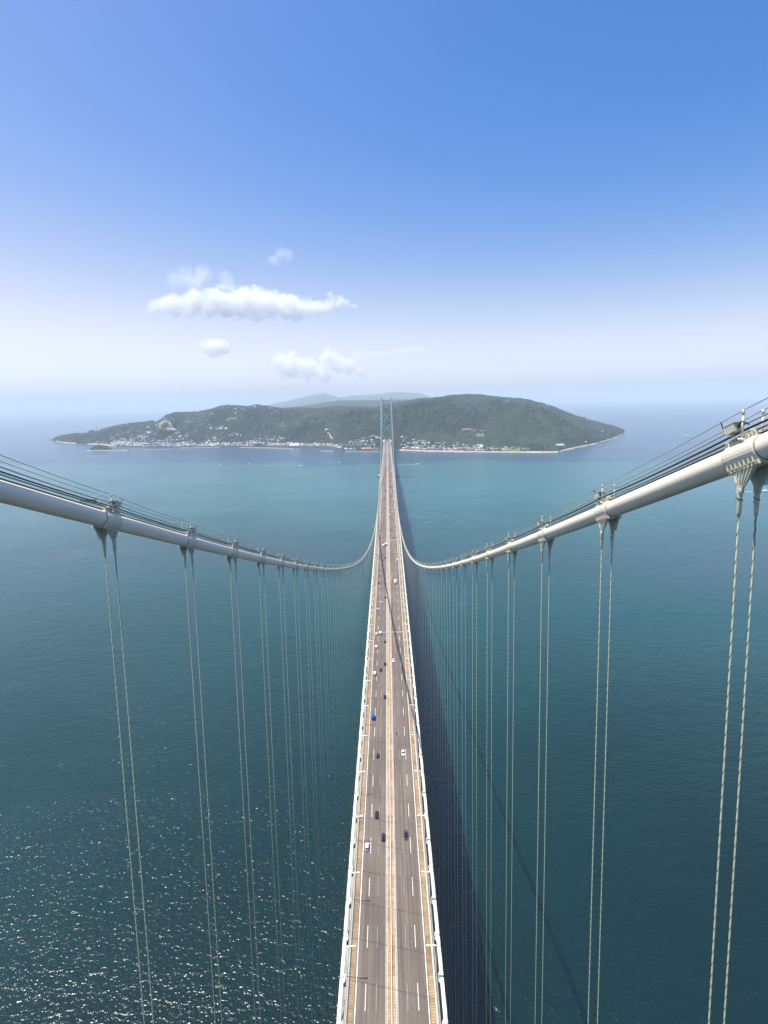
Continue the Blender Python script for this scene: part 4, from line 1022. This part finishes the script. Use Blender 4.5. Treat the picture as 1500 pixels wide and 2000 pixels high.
scatter_town(-.17, -.02, 190, 20, 190, 0, 'shore row left of the tower', mixed, 60)
scatter_town(.024, .185, 150, 48, 190, 0, 'beach village right of the tower', bright, 70)
scatter_town(.19, .27, 16, 60, 190, 0, 'fields at the right beach end', bright, 10)
scatter_town(-.36, -.20, 36, 420, 1300, 0, 'hillside above the harbour town', mixed, 0, 1.0)
scatter_town(-.52, -.38, 150, 300, 800, 0, 'slopes behind the town', mixed, 0, 1.3)
scatter_town(-.56, -.46, 26, 60, 300, 0, 'bay behind the wooded islet', mixed, 0)
if house_rest:
    hb = MB(); mlist = []
    for (wi, rc, flat), m_ in house_rest.items():
        o_ = len(mlist); mlist += [WALLS[wi], ROOFS[rc]]; hb.add(m_.v, m_.f, 0); hb.m[-len(m_.f):] = [o_ + q for q in m_.m]
    tag(hb.build('houses', mlist), 'crowded small houses farther back in the shore towns', 'houses', kind='stuff')

# landmarks
def building(px, py, w, d, h, name, label, wallm, roofm, pitched=False, storeys=3, rz=0.0, lift=0.0):
    P = land_point(px, py)
    if P is None: return
    o = empty(name, (P[0], P[1], P[2] - 1 + lift)); o.rotation_euler = (0, 0, rz)
    mb = MB(); mb.box((0, 0, h / 2), (w, d, h)); mb.build('wall', wallm, o)
    mb = MB()
    if pitched: mb.add([(-w * .52, -d * .55, h), (w * .52, -d * .55, h), (w * .52, d * .55, h), (-w * .52, d * .55, h), (-w * .44, 0, h + d * .3), (w * .44, 0, h + d * .3)], [(0, 1, 5, 4), (1, 2, 5), (2, 3, 4, 5), (3, 0, 4), (3, 2, 1, 0)])
    else: mb.box((0, 0, h + .4), (w * 1.03, d * 1.03, .8)); mb.box((w * .2, 0, h + 2), (w * .2, d * .5, 3))
    mb.build('roof', roofm, o)
    nw = max(3, int(w / 9))
    wm = MB(); wm.box((0, 0, 0), (w / nw * .55, .4, h / storeys * .5)); wme = wm.mesh('window', WINDOW)
    for i in range(nw):
        for s in range(storeys): link('window', wme, o, (-w / 2 + w / nw * (i + .5), -d / 2 - .1, h / storeys * (s + .55)))
    tag(o, label, 'building'); return o
ORANGE = mat('wall_orange', (.62, .34, .20), .8)
building(369, 828, 66, 22, 22, 'hotel', 'white and orange hotel block high on the left hillside', WALLS[0], ORANGE, storeys=5)
building(576, 873.5, 62, 38, 13, 'ferry_hall', 'low hall with pale bluish roof on the town waterfront', WALLS[0], ROOFS['pale'], True, 2)
building(676, 876, 46, 34, 26, 'apartment_block', 'grey blocky building near the small beach left of the far tower', WALLS[2], ROOFS['grey'], storeys=6)
building(694, 875, 42, 24, 22, 'apartment_block', 'grey slab building between the grey block and the red-roofed hall', WALLS[2], ROOFS['blue'], storeys=5)
building(716, 879, 62, 26, 9, 'service_hall', 'long red-roofed hall at the foot of the far tower', WALLS[1], ROOFS['red'], True, 2)
building(734, 880, 40, 20, 8, 'service_hall', 'yellowish waterside building right beside the far tower leg', WALLS[1], ROOFS['brown'], False, 2)
building(638, 842, 22, 16, 12, 'viewing_house', 'white hilltop building above the pale stairway left of the far tower', WALLS[0], ROOFS['pale'], True, 2)
building(645, 841, 20, 14, 10, 'viewing_house', 'second white building beside the hilltop stairway', WALLS[0], ROOFS['pale'], False, 2)
building(911, 841, 56, 16, 9, 'hillside_resort', 'reddish terrace building in the middle of the wooded hill', WALLS[3], ROOFS['red'], True, 2)
building(924, 843, 34, 14, 9, 'hillside_resort', 'pale wing beside the reddish terrace building on the hill', WALLS[3], ROOFS['pale'], False, 2)
building(943, 842, 30, 12, 7, 'hillside_resort', 'small pale house right of the terrace building on the hill', WALLS[0], ROOFS['pale'], False, 2)
building(991, 785, 26, 16, 14, 'hilltop_station', 'white station building on top of the right hill', WALLS[0], ROOFS['pale'], False, 2)
building(1094, 873, 40, 26, 11, 'gymnasium', 'building with pale teal roof near the shore of the headland', WALLS[2], ROOFS['teal'], True, 2)
building(1176, 844, 16, 12, 9, 'villa', 'white villa among the trees of the headland', WALLS[0], ROOFS['pale'], True, 2)
building(1142, 866, 22, 14, 9, 'villa', 'pair-roofed white house on the headland shore', WALLS[0], ROOFS['pale'], True, 2)
building(937, 872, 30, 18, 8, 'warehouse', 'teal-roofed warehouse at the back of the beach village', WALLS[0], ROOFS['teal'], True, 2)
building(809, 877, 44, 20, 8, 'warehouse', 'long white shed at the left end of the beach village', WALLS[0], ROOFS['pale'], True, 2)
building(498, 796, 24, 14, 10, 'hilltop_villa', 'white building just below the left skyline ridge', WALLS[0], ROOFS['pale'], True, 2)
building(527, 860.5, 56, 26, 9, 'depot', 'pale flat-roofed depot on the slope above the town', WALLS[2], ROOFS['pale'], False, 2)
# masts
def mast(px, py, h, label, name='lattice_mast', m=mat('mast_grey', (.30, .32, .34), .6)):
    P = land_point(px, py)
    if P is None: return
    o = empty(name, tuple(P)); mb = MB()
    for sx, sy in ((-1, -1), (1, -1), (1, 1), (-1, 1)): mb.beam((sx * h * .08, sy * h * .08, -1), (sx * h * .012, sy * h * .012, h), h * .018, h * .018)
    for j in range(7):
        z0, z1 = h * j / 7, h * (j + 1) / 7; w0, w1 = h * (.08 - .068 * j / 7), h * (.08 - .068 * (j + 1) / 7)
        mb.beam((-w0, -w0, z0), (w1, -w1, z1), h * .01, h * .01); mb.beam((w0, w0, z0), (-w1, w1, z1), h * .01, h * .01)
    mb.build('lattice', m, o)
    mb = MB()
    for q in (.72, .84, .96): mb.beam((-h * .13, 0, h * q), (h * .13, 0, h * q), h * .02, h * .02)
    mb.build('crossarm', m, o); tag(o, label, 'mast')
mast(253, 832.5, 46, 'tall grey lattice mast on the left wooded knoll')
mast(189, 843.5, 40, 'smaller lattice mast on the low left slope')
mast(992, 783, 40, 'lattice mast behind the white station on the right hill')
mast(1108, 811, 42, 'thin mast on the falling right shoulder of the hill')
mast(825, 866, 52, 'red lattice tower behind the beach village', 'lattice_tower', mat('mast_red', (.45, .16, .10), .6))
# bare slopes, cuttings and fields on the hills
def patch(pts, m, label, name, lift=4.0, kind='structure', cat=None):
    A = [land_point(*p) for p in pts]; A = [p for p in A if p is not None]
    if len(A) < 3: return
    c = np.mean(A, 0); V = [c]; n_ = len(A)
    V += list(A); V = np.array(V); V[:, 2] += lift
    rows = []
    S = 7
    for i in range(n_):
        for s in range(1, S + 1):
            q = c + (A[i] - c) * s / S; t = (q[0] - C[0]) / (q[1] - C[1]); q = np.array([q[0], q[1], float(island_h(np.array([t]), np.array([q[1]]))[0] + sea_z(q[0], q[1])) + lift + (1.2 if s < S else -3)]); rows.append(q)
    V = np.array([c + (0, 0, lift + 1.5)] + rows); F = []
    for i in range(n_):
        j = (i + 1) % n_; F.append((0, 1 + i * S, 1 + j * S, 1 + j * S))
        for s in range(S - 1): F.append((1 + i * S + s, 1 + i * S + s + 1, 1 + j * S + s + 1, 1 + j * S + s))
    me_ = bpy.data.meshes.new(name); me_.from_pydata([tuple(q) for q in V], [], [tuple(dict.fromkeys(f)) for f in F]); me_.materials.append(m)
    tag(link(name, me_), label, cat or name.replace('_', ' '), kind=kind)
CUT = mat('bare_earth', (.44, .38, .31), .95, color2=(.28, .24, .19), scale=.04); FIELD = mat('field_grass', (.17, .21, .08), .95, color2=(.10, .14, .05), scale=.02); TERR = mat('terrace_concrete', (.46, .45, .43), .9, color2=(.22, .25, .20), scale=.05)
patch([(724, 849), (732, 850), (745, 855), (747, 858), (738, 858), (730, 854)], CUT, 'bare pale road cutting left of the far tower', 'cutting')
patch([(638, 845), (642, 845), (650, 856), (652, 859), (646, 857)], CUT, 'pale stairway slope below the white hilltop buildings', 'stairway')
patch([(300, 826), (306, 828), (296, 834), (318, 838), (345, 841), (330, 843), (290, 840), (286, 834)], TERR, 'pale terraced housing land on the left hillside', 'terraces')
patch([(390, 837), (420, 833), (440, 834), (446, 838), (410, 839)], TERR, 'pale terraced strip right of the hotel', 'terraces')
patch([(278, 843), (320, 842), (345, 844), (310, 847), (275, 846)], FIELD, 'light green terraced field above the town', 'field')
patch([(440, 818), (460, 816), (468, 822), (445, 824)], FIELD, 'bright green meadow on the left hills', 'field')
patch([(930, 848), (945, 846), (946, 853), (930, 854)], FIELD, 'bright green clearing below the terrace building', 'field')
patch([(965, 875), (1010, 873), (1045, 876), (1020, 881), (970, 880)], FIELD, 'yellow-green field behind the beach', 'field')
patch([(536, 830), (552, 826), (562, 832), (545, 836)], FIELD, 'light green meadow in the middle hills', 'field')
patch([(600, 826), (628, 822), (634, 830), (606, 834)], FIELD, 'light green slope left of the hilltop stairway', 'field')

# ================================================================== CLOUDS
def cloud(label, lumps, dist, dens, noise_m, soft=.5):
    """lumps: (photo x, photo y, photo radius) at one distance; a closed hull holding a lumpy volume"""
    pts = []
    for i, (px, py, pr) in enumerate(lumps):
        Yd = dist * (1 + .012 * math.sin(i * 2.7)); P = at_y(px, py, Yd); pts.append((P, pr * dist / FPX))
    c = np.mean([p for p, r_ in pts], 0)
    bm = bmesh.new()
    for p, r_ in pts:
        bmesh.ops.create_icosphere(bm, subdivisions=2, radius=r_ * 1.25, matrix=Matrix.Translation(Vector(p - c)))
    me_ = bpy.data.meshes.new('cloud'); bm.to_mesh(me_); bm.free()
    o = link('cloud', me_, None, tuple(c))
    md = o.modifiers.new('hull', 'REMESH'); md.mode = 'VOXEL'; md.voxel_size = min(r_ for p, r_ in pts) * .22
    m = bpy.data.materials.new('cloud_vapour'); m.use_nodes = True; nt = m.node_tree; lk = nt.links.new
    nt.nodes.remove(nt.nodes['Principled BSDF']); out = nt.nodes['Material Output']
    pv = nd(nt, 'ShaderNodeVolumeScatter'); pv.inputs['Color'].default_value = (1, 1, 1, 1); pv.inputs['Anisotropy'].default_value = 0.0
    tc = nd(nt, 'ShaderNodeTexCoord')
    nz = nd(nt, 'ShaderNodeTexNoise'); nz.inputs['Scale'].default_value = 1 / noise_m; nz.inputs['Detail'].default_value = 7; nz.inputs['Roughness'].default_value = .66; lk(tc.outputs['Object'], nz.inputs['Vector'])
    prev = None
    for p, r_ in pts:
        dn = nd(nt, 'ShaderNodeVectorMath', operation='DISTANCE'); lk(tc.outputs['Object'], dn.inputs[0]); dn.inputs[1].default_value = tuple(p - c)
        q = nd(nt, 'ShaderNodeMath', operation='MULTIPLY_ADD'); lk(dn.outputs['Value'], q.inputs[0]); q.inputs[1].default_value = -1.0 / (r_ * 1.25); q.inputs[2].default_value = 1.0
        if prev is None: prev = q.outputs[0]
        else:
            mxn = nd(nt, 'ShaderNodeMath', operation='SMOOTH_MAX'); lk(prev, mxn.inputs[0]); lk(q.outputs[0], mxn.inputs[1]); mxn.inputs[2].default_value = .15; prev = mxn.outputs[0]
    ad = nd(nt, 'ShaderNodeMath', operation='MULTIPLY_ADD'); lk(nz.outputs[0], ad.inputs[0]); ad.inputs[1].default_value = 2.9; lk(prev, ad.inputs[2])
    mr = nd(nt, 'ShaderNodeMapRange'); lk(ad.outputs[0], mr.inputs[0]); mr.inputs[1].default_value = 1.55; mr.inputs[2].default_value = 1.55 + soft; mr.inputs[3].default_value = 0; mr.inputs[4].default_value = dens
    lk(mr.outputs[0], pv.inputs['Density']); lk(pv.outputs[0], out.inputs['Volume'])
    me_.materials.clear(); me_.materials.append(m)
    tag(o, label, 'cloud', 'fair-weather clouds'); return o
main = [(300, 602, 13), (318, 599, 17), (342, 595, 21), (366, 598, 20), (382, 589, 23), (410, 593, 26), (432, 586, 25), (458, 592, 28), (470, 580, 20), (492, 590, 28), (510, 581, 19), (528, 594, 26), (552, 598, 24), (566, 587, 14), (578, 602, 22), (602, 601, 20), (622, 603, 16), (640, 598, 14), (650, 586, 10), (644, 574, 7), (660, 592, 13), (676, 596, 10), (690, 599, 7), (440, 609, 16), (500, 611, 17), (560, 614, 13)]
cloud('broad white cumulus, largest of the clouds, left of the far tower', [(a, b_, r_ * .98) for a, b_, r_ in main], 11000, .0058, 190, .46)
cloud('small white puff below the broad cumulus', [(400, 676, 12), (415, 678, 18), (432, 680, 16)], 14000, .0055, 180, .5)
cloud('thin wispy cloud above the left half of the broad cumulus', [(340, 548, 16), (365, 543, 22), (392, 536, 20), (380, 552, 18), (440, 545, 14), (447, 556, 12)], 11000, .0022, 220, .9)
cloud('faint small wisp highest in the sky', [(530, 505, 10), (545, 494, 12), (560, 500, 13), (540, 508, 12)], 10500, .0022, 200, .9)
cloud('pale low cloud bank left of the far tower top', [(545, 705, 18), (570, 712, 24), (600, 722, 22), (630, 730, 20), (560, 722, 18)], 20000, .0034, 300, .62)
cloud('pale low cloud with trailing tail nearest the far tower', [(640, 696, 16), (655, 704, 18), (680, 718, 16), (700, 730, 12), (664, 716, 14)], 20000, .0038, 280, .62)
cloud('thin streak of cloud above the far tower', [(690 + 9 * i, 697 - .8 * i, 8 + (i % 3)) for i in range(16)], 20000, .0022, 900, .7)

# ================================================================== HAZE
HAZE_TOP = max(float(HM.max()), ZT) + 30
hz = MB(); zb_ = -70000.0 ** 2 / (2 * RE) - 1; hz.box((0, 0, (HAZE_TOP + zb_) / 2), (141000, 141000, HAZE_TOP - zb_))
hm_ = bpy.data.materials.new('haze_air'); hm_.use_nodes = True; nt = hm_.node_tree; nt.nodes.remove(nt.nodes['Principled BSDF'])
pv = nt.nodes.new('ShaderNodeVolumePrincipled'); pv.inputs['Color'].default_value = (.745, .868, 1.0, 1); pv.inputs['Density'].default_value = 7.2e-5; pv.inputs['Anisotropy'].default_value = 0.0
nt.links.new(pv.outputs[0], nt.nodes['Material Output'].inputs['Volume'])
tag(hz.build('haze', hm_), 'pale blue summer haze over the strait', 'haze', kind='stuff')
